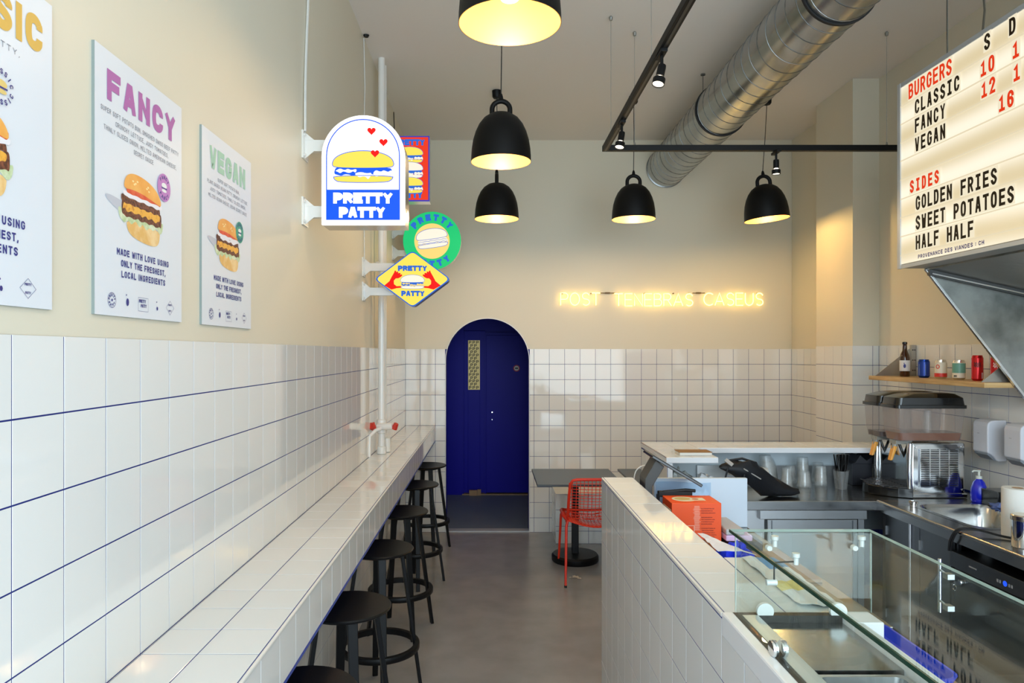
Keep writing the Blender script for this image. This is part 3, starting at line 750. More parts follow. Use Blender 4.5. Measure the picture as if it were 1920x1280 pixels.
def burger_photo(mb, F, cx, cz, W, H, style=0, l0=0.001):
    """flat printed photo of a burger W x H centred on cx, cz"""
    def P(pts, key, k): flat(mb, F, [(cx+a*W, cz+b*H) for a, b in chaik(pts, 2)], PKEYS.index(key), l0+k*0.00012)
    P([(-0.2,-0.22),(-0.62,-0.10),(-0.82,0.02),(-0.70,0.06),(-0.3,0.0)], 'shadow', 0)
    P([(-0.36,-0.2),(-0.34,-0.36),(-0.22,-0.45),(0.1,-0.5),(0.34,-0.49),(0.42,-0.40),(0.44,-0.2)], 'bunlow', 1)
    P(band(wavy(-0.54,0.52,-0.08,0.02,20,0,3), wavy(-0.50,0.50,-0.24,0.035,20,1,4)), 'lettuce', 2)
    P(band(wavy(-0.46,0.47,0.04,0.015,18,0,5), wavy(-0.46,0.47,-0.17,0.02,18,1,6)), 'patty', 3)
    P(band(wavy(-0.42,0.44,0.02,0.012,18,2,7), wavy(-0.44,0.42,-0.085,0.028,18,0,8)), 'cheese', 4)
    P(band(wavy(-0.47,0.42,0.13,0.012,18,0,9), wavy(-0.47,0.44,0.03,0.014,18,1,10)), 'patty', 5)
    P(band(wavy(-0.44,0.48,0.19,0.008,14,0,11), wavy(-0.42,0.47,0.115,0.012,14,1,12)), 'onion', 6)
    P(band(wavy(-0.36,0.46,0.27,0.008,12,0,13), wavy(-0.36,0.44,0.175,0.008,12,1,14)), 'tomato', 7)
    if style == 1: P(band(wavy(-0.3,0.4,0.12,0.02,10,0,15), wavy(-0.34,0.3,0.07,0.02,10,1,16)), 'onion', 8)
    P([(-0.42,0.22),(-0.40,0.36),(-0.33,0.45),(-0.2,0.5),(0.0,0.5),(0.2,0.46),(0.36,0.38),(0.44,0.28),(0.46,0.17),(0.3,0.20),(0.0,0.25),(-0.25,0.25)], 'bun', 9)
    for (a, b_) in ((-0.22,0.38),(-0.16,0.36),(-0.19,0.34),(0.1,0.36),(0.15,0.33),(0.13,0.39),(-0.12,0.4)):
        P(ell(a, b_, 0.022, 0.016, 7), 'seed', 10)
def text_arc(mb, s, F, cx, cz, r, a_mid, step, h, t, m, lift, gw=0.7, inside=False):
    """letters along a circle; angles in degrees, clockwise reading on top"""
    n = len(s)
    for i, chh in enumerate(s):
        if chh == ' ': continue
        a = a_mid+((n-1)/2-i)*step*(1 if not inside else -1)
        ar = math.radians(a); rad = Vector((math.cos(ar), math.sin(ar)))
        up = rad if not inside else -rad
        rt = Vector((up.y, -up.x)); o = Vector((cx, cz))+rad*r
        def F2(x, y, l=0, o=o, rt=rt, up=up):
            q = o+rt*x+up*y; return F(q.x, q.y, l)
        text(mb, chh, F2, 0, -h/2 if True else 0, h, t, gw, 0.2, m, 'c', lift=lift)
XP = XL-0.003
def make_poster(y0, title, tcol, tx, body, tw_, badgecol, badgetext, slog, lab, style, badge=(0.745, 0.238), hole=False):
    z1 = 2.412; W, H = 0.415, 0.574
    t = thing('poster', lab, 'poster', (XP, y0+W/2, z1-H/2), 'menu posters on the left wall')
    m = MB(); m.box(XP, XP+0.0065, y0, y0+W, z1-H, z1, 1); m.poly([(XP+0.0067, y0, z1-H), (XP+0.0067, y0+W, z1-H), (XP+0.0067, y0+W, z1), (XP+0.0067, y0, z1)], 0); m.build('panel', [mat('white poster board', c(226, 230, 236), 0.4), mat('poster board edge', c(128, 138, 134), 0.6)], t)
    F0 = plane((XP+0.007, y0, z1), (0,1,0), (0,0,1))
    F = lambda a, b_, l=0: F0(a, b_, l)
    m = MB(); text(m, title, F, tx[0], -0.107, 0.067, 0.0185, 0.80, 0.16, 0, 'l', lift=0.0006, width=tx[1]-tx[0])
    m.build('title_lettering', tcol, t)
    m = MB()
    for i, s in enumerate(body):
        text(m, s, F, W*0.5, -0.136-0.0195*i, 0.0105, 0.0011, 0.55, 0.22, 0, 'c', lift=0.0006, width=tw_*len(s))
    m.build('body_lettering', INKG, t)
    m = MB(); burger_photo(m, F, 0.20, -0.318, 0.205, 0.156, style, 0.0006); m.build('burger_picture', PM, t)
    m = MB(); bx, bz = badge; bx *= W; bz = -bz
    if not hole: flat(m, F, ell(bx, bz, 0.035, 0.035), 0, 0.0021)
    text_arc(m, badgetext, F, bx, bz, 0.026, 90, 24, 0.0095, 0.0022, 1, 0.0023)
    text_arc(m, badgetext, F, bx, bz, 0.026, 270, 24, 0.0095, 0.0022, 1, 0.0023, inside=True)
    flat(m, F, ell(bx, bz+0.005, 0.014, 0.007, 16), 3 if hole else 2, 0.0023); flat(m, F, [(bx-0.015,bz-0.003),(bx+0.015,bz-0.003),(bx+0.015,bz),(bx-0.015,bz)], 1, 0.0024)
    flat(m, F, ell(bx, bz-0.008, 0.013, 0.004, 16), 3 if hole else 2, 0.0023)
    m.build('badge_print', [badgecol, INK, mat('badge white', c(240, 240, 236), 0.5), mat('badge yellow', c(232, 200, 120), 0.5)], t)
    m = MB()
    for i, s in enumerate(slog): text(m, s, F, W*0.51, -0.437-0.0245*i, 0.0150, 0.0031, 0.62, 0.17, 0, 'c', lift=0.0006, width=(0.25, 0.215, 0.212)[i])
    m.build('slogan_lettering', INK, t)
    m = MB(); zc = -0.54
    def ring(cx, r, w_): 
        p = ell(cx, zc, r, r, 24)+[ell(cx, zc, r, r, 24)[0]]; stroke_quads(m, p, w_, F, 0, 0.0006)
    cx = 0.066; ring(cx, 0.0165, 0.001); text_arc(m, 'PRETTY', F, cx, zc, 0.0115, 90, 30, 0.0062, 0.0016, 0, 0.0006); text_arc(m, 'PATTY', F, cx, zc, 0.0115, 270, 30, 0.0062, 0.0016, 0, 0.0006, inside=True)
    flat(m, F, ell(cx, zc, 0.003, 0.003, 10), 0)
    cx = 0.132; flat(m, F, ell(cx, zc, 0.006, 0.009, 9), 0); flat(m, F, ell(cx-0.005, zc+0.016, 0.002, 0.002, 6), 0)
    cx = 0.205; text(m, 'PRETTY', F, cx-0.004, zc+0.003, 0.008, 0.002, 0.6, 0.1, 0, 'c', lift=0.0006); text(m, 'PATTY', F, cx+0.002, zc-0.008, 0.008, 0.002, 0.6, 0.1, 0, 'c', lift=0.0006)
    stroke_quads(m, [(cx-0.024,zc-0.017),(cx+0.024,zc-0.017),(cx+0.024,zc+0.015),(cx-0.024,zc+0.015),(cx-0.024,zc-0.017)], 0.0006, F, 0, 0.0006)
    cx = 0.275; flat(m, F, ell(cx, zc-0.006, 0.004, 0.005, 7), 0); flat(m, F, ell(cx-0.003, zc+0.01, 0.002, 0.002, 6), 0)
    cx = 0.345; stroke_quads(m, [(cx-0.022,zc),(cx,zc+0.018),(cx+0.022,zc),(cx,zc-0.018),(cx-0.022,zc)], 0.0007, F, 0, 0.0006)
    text(m, 'PRETTY', F, cx, zc+0.005, 0.0045, 0.0012, 0.6, 0.1, 0, 'c', lift=0.0006); text(m, 'PATTY', F, cx, zc-0.010, 0.0045, 0.0012, 0.6, 0.1, 0, 'c', lift=0.0006)
    m.build('logo_print', INK, t)
    return t
SLOG = ['MADE WITH LOVE USING', 'ONLY THE FRESHEST,', 'LOCAL INGREDIENTS']
make_poster(1.474, 'FANCY', mat('purple print', c(178, 104, 170), 0.5), (0.046, 0.374),
            ['SUPER SOFT POTATO BUN, SMASHED SWISS BEEF PATTY', 'CRUNCHY LETTUCE, JUICY TOMATOES,', 'THINLY SLICED ONION, MELTED AMERICAN CHEESE,', 'SECRET SAUCE'],
            0.0079, mat('lilac badge', c(196, 130, 196), 0.5), 'FANCY', SLOG, 'white burger poster with the purple title FANCY', 0)
make_poster(2.021, 'VEGAN', mat('pale green print', c(168, 208, 184), 0.5), (0.055, 0.355),
            ['SUPER SOFT POTATO BUN,', 'PLANT BASED VEGAN PATTY, CRUNCHY LETTUCE,', 'JUICY TOMATOES, THINLY SLICED ONION,', 'MELTED VEGAN CHEESE, VEGAN SECRET SAUCE'],
            0.0083, mat('green badge', c(70, 160, 136), 0.5), 'VEGAN', SLOG, 'white burger poster with the pale green title VEGAN', 1, badge=(0.72, 0.26))
make_poster(0.916, 'CLASSIC', mat('ochre print', c(226, 180, 84), 0.5), (0.03, 0.385),
            ['SWISS BEEF PATTY,', 'CHEESE,'], 0.0135, mat('clear badge', c(226, 230, 236), 0.5), 'CLASSIC', SLOG,
            'white burger poster with the yellow title ending in SIC, cut off by the left edge', 0, badge=(0.66, 0.205), hole=True)

# ================================================================== LIGHTBOX SIGNS ON THE LEFT WALL
E_WHITE = em('sign face white', (1.0, 0.99, 0.97, 1), 1.35)
E_BLUE = em('sign face blue', c(24, 92, 240), 0.95); E_YEL = em('sign face yellow', c(250, 226, 92), 0.95)
E_RED = em('sign face red', c(240, 22, 16), 0.95); E_ORED = em('sign face orange red', c(240, 62, 36), 0.9)
E_GRN = em('sign face green', c(38, 208, 122), 0.85); E_CREAM = em('sign face cream', c(255, 246, 226), 0.9); E_LYEL = em('sign face straw', c(250, 220, 128), 0.9)
E_DB = em('sign print blue', c(48, 108, 212), 0.9); E_VIO = em('sign border violet', c(70, 70, 190), 0.8)
SIGNM = [E_WHITE, E_BLUE, E_YEL, E_RED, E_ORED, E_GRN, E_CREAM, E_LYEL, E_DB, E_VIO]
M_SIDE = mat('white sign casing', c(222, 222, 218), 0.25, 0.2)
def line2(mb, F, pts, w, m, lift): stroke_quads(mb, pts, w, F, m, lift)
def burger_logo(mb, F, cx, cz, w, h, bun, fill, line, l, cream=0, rot=0, bunlow=None):
    """stylised flat burger: outlined bun, wavy filling, lower bun"""
    tr_ = lambda pts: rot2([(cx+a*w, cz+b*h) for a, b in chaik(pts, 2)], cx, cz, rot)
    bunlow = bun if bunlow is None else bunlow
    ow = h*0.018
    top = [(-0.5,0.04)]+[(-0.5+0.5*(1-math.cos(PI*i/14)), 0.04+0.44*math.sin(PI*i/14)**0.8) for i in range(1, 14)]+[(0.5,0.04),(0.45,-0.02),(0.2,-0.04),(-0.2,-0.04),(-0.45,-0.02)]
    low = [(-0.48,-0.26),(-0.47,-0.38),(-0.38,-0.47),(0.38,-0.47),(0.47,-0.38),(0.49,-0.26)]
    midb = band(wavy(-0.45,0.46,-0.03,0.012,16,0,21), wavy(-0.47,0.48,-0.24,0.02,16,1,22))
    flat(mb, F, tr_(low), bunlow, l); line2(mb, F, tr_(low)+[tr_(low)[0]], ow*1.2, line, l+0.0006)
    flat(mb, F, tr_(midb), fill, l+0.0003)
    flat(mb, F, tr_(band(wavy(-0.40,-0.10,-0.08,0.02,8,0,23), wavy(-0.45,-0.12,-0.16,0.03,8,1,24))), cream, l+0.0007)
    flat(mb, F, tr_([(-0.14,-0.20),(-0.04,-0.15),(0.06,-0.20),(0.14,-0.17),(0.12,-0.28),(0.08,-0.38),(0.05,-0.30),(0.0,-0.28),(-0.06,-0.32),(-0.10,-0.26)]), cream, l+0.0007)
    flat(mb, F, tr_(band(wavy(0.18,0.48,-0.13,0.02,8,0,25), wavy(0.16,0.50,-0.26,0.03,8,2,26))), cream, l+0.0007)
    flat(mb, F, tr_(top), bun, l+0.0009); line2(mb, F, tr_(top)+[tr_(top)[0]], ow*1.2, line, l+0.0012)
def bracket_pair(t, ywall, x1, zs, h=0.05):
    for z in zs:
        m = MB(); m.box(XL-0.003, XL+0.005, ywall-0.045, ywall+0.045, z-0.062, z+0.062); pbk = m.build('wall_plate', M_SIDE, t, bevel=0.001)
        m = MB(); m.box(XL+0.004, x1, ywall-0.012, ywall+0.022, z-h/2, z+h/2)
        for sz in (-1, 1):
            m.prism([(XL+0.005, ywall-0.014, z+sz*h/2), (XL+0.045, ywall-0.014, z+sz*h/2), (XL+0.005, ywall-0.014, z+sz*0.058)], (0, 0.005, 0))
        m.build('arm', M_SIDE, t)
        for sz in (-1, 1):
            k = MB(); k.lathe([(0.007,0.0),(0.007,0.006),(0,0.007)], XL+0.005, ywall-0.028, z+sz*0.045, 8, 'x'); k.build('bolt', M_SIDE, pbk)
def sign_body(t, outline, y0, depth, face_m=0, rimcol=None, name='casing'):
    """outline in (x,z); face toward the camera at y0"""
    m = MB(); m.prism([(x, y0, z) for x, z in outline], (0, depth, 0)); m.build(name, rimcol or M_SIDE, t)
# sign 1: arched white sign
sy = 3.08; sx0, sx1, sz0, sz1 = -0.740, -0.3757, 2.316, 2.794
t = thing('lightbox_sign', 'arched white lit sign with red hearts above a burger, the largest of the signs', 'sign', (-0.833, sy+0.07, 2.5), 'lit box signs projecting from the left wall')
rad = (sx1-sx0)/2; mx = (sx0+sx1)/2
arch = [(sx0, sz0), (sx1, sz0)]+[(mx+a, sz1-rad+b_) for a, b_ in arc(0, 0, rad, 0, 180, 28)]
ins = lambda d: [(sx0+d, sz0+d), (sx1-d, sz0+d)]+[(mx+a, sz1-rad+b_) for a, b_ in arc(0, 0, rad-d, 0, 180, 28)]
sign_body(t, arch, sy+0.02, 0.13, rimcol=mat('mirror sign side', (0.62, 0.60, 0.58, 1), 0.18, 0.9))
k = 0.0007712
F = plane((sx0, sy, sz0), (1,0,0), (0,0,1))
m = MB(); m.prism([(x, sy, z) for x, z in arch], (0, 0.02, 0)); m.build('lit_face', E_WHITE, t)
m = MB()
FZ = lambda a, b_, l=0: F((a-193)*k, (735-b_)*k, l)   # drawing units of the sign, y down
ol = [(222, 706), (222, 346)]+[(428.5+a, 346-b_) for a, b_ in arc(0, 0, 206.5, 180, 0, 28)]+[(635, 346), (635, 706), (222, 706)]
line2(m, F, [((a-193)*k, (735-b_)*k) for a, b_ in ol], 6*k, 1, 0.0008)
flat(m, FZ, [(222,706),(637,706),(637,537),(222,537)], 1, 0.0009)
m.build('frame_print', SIGNM, t)
m = MB(); FF = lambda a, b_, l=0: F(a, b_, l)
text(m, 'PRETTY', FF, (428-193)*k, (735-616)*k, 62*k, 21*k, 0.86, 0.0, 0, 'c', lift=0.0014, width=338*k)
m.build('name_lettering', SIGNM, t); m = MB()
text(m, 'PATTY', FF, (423-193)*k, (735-697)*k, 62*k, 21*k, 0.86, 0.0, 0, 'c', lift=0.0014, width=262*k)
m.build('name_lettering', SIGNM, t)
m = MB(); burger_logo(m, FF, (429-193)*k, (735-408)*k, 352*k, 190*k, 2, 1, 1, 0.001); m.build('burger_print', SIGNM, t)
m = MB()
def heart(cx, cy, r):
    pts = []
    for i in range(24):
        a = 2*PI*i/24; pts.append((cx+r*math.sin(a)**3, cy-r*(0.8125*math.cos(a)-0.3125*math.cos(2*a)-0.125*math.cos(3*a)-0.0625*math.cos(4*a))))
    flat(m, FZ, pts, 3, 0.003)
heart(477, 205, 24); heart(545, 269, 24); heart(497, 332, 24); m.build('heart_print', SIGNM, t)
bracket_pair(t, 3.155, sx0+0.002, (2.68, 2.385))
cbp = [(XL+0.004, 3.10, ZC-0.01), (XL+0.004, 3.15, 3.62), (XL+0.006, 3.19, 3.40), (XL+0.004, 3.17, 3.17), (XL+0.006, 3.14, 2.95), (XL+0.008, 3.13, 2.74)]
m = MB(); m.tube(catmull(cbp, 6), 0.006, 6); m.build('power_cable', M_SIDE, t, smooth=True)

# sign 2: yellow diamond
sy2 = 4.53
t = thing('lightbox_sign', 'yellow diamond sign with two red hands holding a burger', 'sign', (-0.833, sy2+0.06, 2.23), 'lit box signs projecting from the left wall')
cxs, czs, hw, hh = -0.503, 2.228, 0.246, 0.184
def diamond(d):
    P4 = [(hw-d*1.2, 0), (0, hh-d*1.2*hh/hw), (-hw+d*1.2, 0), (0, -hh+d*1.2*hh/hw)]; out = []
    for i, p in enumerate(P4):
        a = Vector(P4[i-1]); b_ = Vector(p); e = Vector(P4[(i+1) % 4]); f = 0.09
        p1 = b_.lerp(a, f); p2 = b_.lerp(e, f); 
        for q in (0, .25, .5, .75, 1): 
            v = p1*(1-q)**2+b_*2*q*(1-q)+p2*q*q; out.append((cxs+v.x, czs+v.y))
    return out
m = MB(); m.prism([(x, sy2+0.012, z) for x, z in diamond(0.001)], (0, 0.10, 0)); m.build('casing', mat('blue sign side', c(30, 54, 150), 0.25), t)
m = MB(); m.prism([(x, sy2, z) for x, z in diamond(0)], (0, 0.012, 0)); m.build('lit_border', E_DB, t)
F2 = plane((cxs, sy2, czs), (1,0,0), (0,0,1))
m = MB(); flat(m, F2, [(x-cxs, z-czs) for x, z in diamond(0.009)], 2, 0.0008); m.build('lit_face', SIGNM, t)
m = MB(); text(m, 'PRETTY', F2, 0, 0.052, 0.035, 0.0115, 0.86, 0.0, 8, 'c', lift=0.0016, width=0.188); m.build('name_lettering', SIGNM, t); m = MB(); text(m, 'PATTY', F2, 0.003, -0.110, 0.035, 0.0115, 0.86, 0.0, 8, 'c', lift=0.0016, width=0.150); m.build('name_lettering', SIGNM, t)
m = MB(); burger_logo(m, F2, 0, -0.018, 0.155, 0.095, 6, 8, 8, 0.0016, bunlow=6, cream=7); m.build('burger_print', SIGNM, t)
m = MB(); q = 0.000567   # metres per drawing unit
HL = [(-320,-78),(-262,-30),(-232,28),(-208,70),(-200,92),(-186,88),(-184,72),(-170,82),(-160,74),(-164,60),(-146,66),(-134,60),(-140,44),(-120,50),(-116,34),(-134,18),(-160,4),(-190,2),(-212,-24),(-210,-62),(-180,-86),(-132,-84),(-130,-104),(-180,-108),(-214,-118),(-240,-124)]
for sgn in (-1, 1):
    m = MB(); flat(m, F2, [(-sgn*a*q*(1) if sgn > 0 else a*q, (b_+5)*q) for a, b_ in HL], 3, 0.0017)
    m.build('hand_print', SIGNM, t)
bracket_pair(t, 4.62, cxs-0.13, (2.315, 2.155))
m = MB(); m.tube([(XL+0.004, 4.60, ZC-0.02), (XL+0.006, 4.63, 3.5), (XL+0.004, 4.60, 3.2), (XL+0.006, 4.61, 2.37)], 0.004, 6)
m.build('power_cable', M_SIDE, t)
m = MB(); m.lathe([(0.014,-0.012),(0.02,0)], XL+0.02, 4.60, ZC-0.002, 10); m.build('cable_outlet', M_BLACK, t)

# sign 3: green disc
sy3 = 5.93
t = thing('lightbox_sign', 'round green sign with a white burger on a straw yellow disc', 'sign', (-0.833, sy3+0.06, 2.7), 'lit box signs projecting from the left wall')
cxs, czs, R3 = -0.494, 2.697, 0.244
m = MB(); m.lathe([(R3-0.002,0.012),(R3-0.002,0.11)], cxs, sy3, czs, 56, 'y'); m.build('casing', M_SIDE, t, smooth=True)
m = MB(); m.lathe([(R3,0),(R3,0.014)], cxs, sy3, czs, 56, 'y'); m.build('lit_face', E_GRN, t)
F3 = plane((cxs, sy3, czs), (1,0,0), (0,0,1))
m = MB(); flat(m, F3, ell(0, -0.004, 0.149, 0.149, 48), 7, 0.0008); m.build('disc_print', SIGNM, t)
m = MB(); text_arc(m, 'PRETTY', F3, 0, 0, 0.196, 90, 19.5, 0.056, 0.019, 8, 0.0012, 0.8); m.build('name_lettering', SIGNM, t); m = MB(); text_arc(m, 'PATTY', F3, 0, 0, 0.196, 270, 19.5, 0.056, 0.019, 8, 0.0012, 0.8, inside=True); m.build('name_lettering', SIGNM, t)
m = MB(); burger_logo(m, F3, 0.0, 0.02, 0.265, 0.17, 6, 6, 8, 0.0016, rot=8, bunlow=6, cream=6)
tri = lambda pts: rot2([(a*0.265, 0.02+b_*0.17) for a, b_ in pts], 0, 0.02, 8)
line2(m, F3, tri(wavy(-0.45,0.46,-0.12,0.02,16,0,31)), 0.003, 8, 0.0034); line2(m, F3, tri(wavy(-0.46,0.47,-0.22,0.02,16,1,32)), 0.003, 8, 0.0034)
m.build('burger_print', SIGNM, t)
bracket_pair(t, 6.0, cxs-R3+0.05, (2.78, 2.60))
m = MB(); m.tube([(XL+0.004, 6.02, ZC-0.02), (XL+0.02, 6.0, 3.4), (XL+0.006, 6.0, 2.84)], 0.004, 6); m.build('power_cable', M_BLKRUB, t)

# sign 4: red poster sign
sy4 = 5.2; ax0, ax1, az0, az1 = -0.745, -0.452, 2.873, 3.354
t = thing('lightbox_sign', 'red rectangular sign with three stacked burgers, half hidden by the arched sign', 'sign', (-0.833, sy4+0.06, 3.1), 'lit box signs projecting from the left wall')
m = MB(); m.box(ax0, ax1, sy4+0.012, sy4+0.12, az0, az1); m.build('casing', M_SIDE, t)
m = MB(); m.box(ax0, ax1, sy4, sy4+0.012, az0, az1); m.build('lit_border', E_VIO, t)
F4 = plane((ax0, sy4, az0), (1,0,0), (0,0,1)); W4, H4 = ax1-ax0, az1-az0
m = MB(); flat(m, F4, [(0.009,0.009),(W4-0.009,0.009),(W4-0.009,H4-0.009),(0.009,H4-0.009)], 4, 0.0008); m.build('lit_face', SIGNM, t)
m = MB(); text(m, 'PRETTY', F4, W4/2, H4-0.070, 0.046, 0.015, 0.86, 0.0, 8, 'c', lift=0.0014, width=0.225); m.build('name_lettering', SIGNM, t); m = MB(); text(m, 'PATTY', F4, W4/2, 0.022, 0.046, 0.015, 0.86, 0.0, 8, 'c', lift=0.0014, width=0.19); m.build('name_lettering', SIGNM, t)
m = MB()
for i, bcol in enumerate((2, 6, 2)): burger_logo(m, F4, W4/2, H4-0.14-0.112*i, 0.20, 0.125, bcol, 8, 8, 0.0016, cream=6)
m.build('burger_print', SIGNM, t)
bracket_pair(t, 5.26, ax0+0.002, (3.22, 3.0))

# ================================================================== PIPES ON THE LEFT WALL
t = thing('heating_pipes', 'pair of white painted pipes with red-tipped valves rising from the bar counter to the ceiling', 'pipe', (-0.77, 4.97, CT))
m = MB(); m.tube([(-0.770, 4.97, CT), (-0.770, 4.97, ZC)], 0.024, 20); m.build('riser', M_WPIPE, t, smooth=True)
m = MB(); m.tube([(-0.770, 5.10, CT), (-0.770, 5.10, ZC)], 0.017, 16); m.build('riser', M_WPIPE, t, smooth=True)
m = MB(); m.lathe([(0.024,-0.05),(0.034,-0.045),(0.036,0.0),(0.034,0.045),(0.024,0.05)], -0.770, 4.97, 1.235, 16)
m.tube([(-0.79, 4.93, 1.235), (-0.68, 4.90, 1.245)], 0.024, 12); m.tube([(-0.745, 4.93, 1.235), (-0.80, 4.86, 1.215), (-0.832, 4.83, 1.18), (-0.832, 4.82, CT)], 0.013, 10)
m.build('valve_body', M_WPIPE, t, smooth=True)
m = MB(); m.tube([(-0.815, 4.89, 1.235), (-0.835+0.005, 4.86, 1.25)], 0.024, 8); m.tube([(-0.80, 4.88, 1.215), (-0.812, 4.86, 1.27)], 0.012, 8); m.tube([(-0.672, 4.90, 1.225), (-0.655, 4.89, 1.262)], [0.022, 0.016], 8); m.build('valve_tip', mat('valve red', c(200, 54, 40), 0.4), t, label='red valve tips')
m = MB(); m.lathe([(0.03,0),(0.034,0.004),(0.034,0.05),(0.024,0.055)], -0.770, 4.97, CT+0.001, 16); m.lathe([(0.02,0),(0.026,0.004),(0.026,0.10),(0.018,0.105)], -0.745, 5.06, CT+0.001, 14); m.build('floor_collar', M_WPIPE, t, smooth=True)
m = MB(); m.tube([(-0.83, 4.97, 2.38), (-0.77, 4.97, 2.38)], 0.01, 8); m.tube([(-0.795, 4.97, 2.365), (-0.795, 4.97, 2.395)], 0.018, 8); m.lathe([(0.025,-0.012),(0.03,-0.01),(0.03,0.01),(0.025,0.012)], -0.77, 4.97, 2.38, 16); m.build('pipe_clip', M_WPIPE, t, smooth=True)

# ================================================================== NEON
NE = {'P': [[(0,0),(0,6),(2.2,6)]+[(2.2+a, 4.45+b_) for a, b_ in arc(0,0,1.55,90,-90,10)]+[(0,2.9)]],
 'O': [[(2.4+a, 3+b_) for a, b_ in arc(0,0,2.4,0,360,28,3.0)]],
 'S': [[(3.9,4.9)]+[(2.15+a, 4.5+b_) for a, b_ in arc(0,0,1.75,35,250,12,1.5)]+[(2.2+a, 1.5+b_) for a, b_ in arc(0,0,1.8,70,-145,12,1.5)]],
 'T': [[(0,6),(4.4,6)],[(2.2,6),(2.2,0)]], 'E': [[(3.8,6),(0,6),(0,0),(3.8,0)],[(0,3.1),(3.4,3.1)]], 'N': [[(0,0),(0,6),(4.2,0),(4.2,6)]],
 'B': [[(0,0),(0,6),(2.1,6)]+[(2.1+a, 4.6+b_) for a, b_ in arc(0,0,1.4,90,-90,9)]+[(0,3.2)],[(2.1,3.2)]+[(2.3+a, 1.6+b_) for a, b_ in arc(0,0,1.6,90,-90,9)]+[(0,0)]],
 'R': [[(0,0),(0,6),(2.2,6)]+[(2.2+a, 4.5+b_) for a, b_ in arc(0,0,1.5,90,-90,9)]+[(0,3.0)],[(2.0,3.0),(4.0,0)]],
 'A': [[(0,0),(2.4,6),(4.8,0)],[(0.9,1.9),(3.9,1.9)]], 'C': [[(2.9+a, 3+b_) for a, b_ in arc(0,0,2.9,50,310,18,3.0)]],
 'U': [[(0,6),(0,2.1)]+[(2.1+a, 2.1+b_) for a, b_ in arc(0,0,2.1,180,360,12)]+[(4.2,2.1),(4.2,6)]]}
E_NEON = em('neon tube', (1.0, 0.62, 0.12, 1), 6.3)
t = thing('neon_sign', 'thin warm yellow neon lettering POST TENEBRAS CASEUS on the back wall', 'neon sign', (1.68, YE-0.01, 2.26))
for word, x0, x1, z0 in (('POST', 0.680, 1.065, 2.215), ('TENEBRAS', 1.203, 1.965, 2.208), ('CASEUS', 2.073, 2.648, 2.214)):
    adv = [max(p[0] for st in NE[ch_] for p in st)+1.15 for ch_ in word]; tot = sum(adv)-1.15
    kx = (x1-x0)/tot; kz = 0.118/6; x = x0; m = MB()
    for ch_, a in zip(word, adv):
        for st in NE[ch_]: m.tube([(x+px*kx, YE-0.032, z0+pz*kz) for px, pz in st], 0.0052, 6)
        x += a*kx
    m.build('neon_word', E_NEON, t)
m = MB()
for x in (0.70, 0.98, 1.24, 1.5, 1.78, 1.93, 2.12, 2.35, 2.6):
    m.tube([(x, YE+0.001, 2.33), (x, YE-0.03, 2.33)], 0.006, 6)
for xa, xb_ in ((1.075, 1.20), (1.975, 2.075)): m.tube([(xa-0.01, YE-0.03, 2.333), ((xa+xb_)/2, YE-0.01, 2.335), (xb_+0.01, YE-0.03, 2.333)], 0.004, 6); m.box((xa+xb_)/2-0.02, (xa+xb_)/2+0.025, YE-0.02, YE, 2.328, 2.342)
m.build('holders', mat('neon holder brown', c(110, 84, 40), 0.5), t)

# ================================================================== MENU LIGHTBOX
BX, BY1, BY0, BZ0, BZ1 = 2.20, 3.79, 1.55, 2.208, 3.190
t = thing('menu_lightbox', 'long lit cinema-style menu board with red and black letters over the kitchen', 'menu board', (BX+0.07, 2.7, 2.7))
m = MB(); m.box(BX, BX+0.138, BY0, BY1, BZ0, BZ1); m.build('casing', mat('grey board casing', c(150, 148, 140), 0.4, 0.3), t, bevel=0.002)
E_MENU = bpy.data.materials.new('menu face'); E_MENU.use_nodes = True
nt = E_MENU.node_tree; b_ = nt.nodes['Principled BSDF']; tc = nt.nodes.new('ShaderNodeTexCoord'); wv = nt.nodes.new('ShaderNodeTexWave'); wv.wave_type = 'BANDS'; wv.bands_direction = 'Z'
wv.inputs['Scale'].default_value = 1.55; wv.inputs['Distortion'].default_value = 0.6; wv.inputs['Detail'].default_value = 1
nt.links.new(tc.outputs['Object'], wv.inputs['Vector']); rp = nt.nodes.new('ShaderNodeValToRGB'); rp.color_ramp.elements[0].color = c(220, 202, 160); rp.color_ramp.elements[1].color = c(255, 246, 222)
nt.links.new(wv.outputs['Fac'], rp.inputs['Fac']); nt.links.new(rp.outputs['Color'], b_.inputs['Emission Color']); b_.inputs['Emission Strength'].default_value = 0.9; b_.inputs['Base Color'].default_value = (0.12,0.11,0.1,1); b_.inputs['Roughness'].default_value = 0.3
FX = BX-0.002
m = MB(); m.box(FX-0.002, FX+0.002, BY0+0.02, BY1-0.022, BZ0+0.02, BZ1-0.02); m.build('lit_face', E_MENU, t)
m = MB(); m.box(FX-0.008, BX+0.002, BY1-0.024, BY1+0.002, BZ0-0.004, BZ1+0.004); m.box(FX-0.006, BX, BY0, BY1, BZ1-0.02, BZ1+0.004); m.box(FX-0.006, BX, BY0, BY1, BZ0-0.004, BZ0+0.014)
m.build('frame', mat('pale aluminium frame', c(200, 204, 208), 0.35, 0.4), t)
zrow = [3.080, 2.985, 2.888, 2.790, 2.69, 2.586, 2.487, 2.386, 2.285]
for i, z in enumerate([z_-0.012 for z_ in zrow]):
    m = MB(); m.box(FX-0.006, FX-0.002, BY0+0.03, BY1-0.024, z-0.003, z+0.003); m.build('letter_rail', em('clear letter rail', c(232, 218, 186), 0.88), t)
FB = plane((FX-0.006, 0, 0), (0,-1,0), (0,0,1))
E_LR = em('menu letter red', c(232, 58, 22), 0.85); E_LK = em('menu letter black', c(48, 38, 24), 0.5)
E_LP = em('letter tile clear', c(246, 234, 204), 0.86)
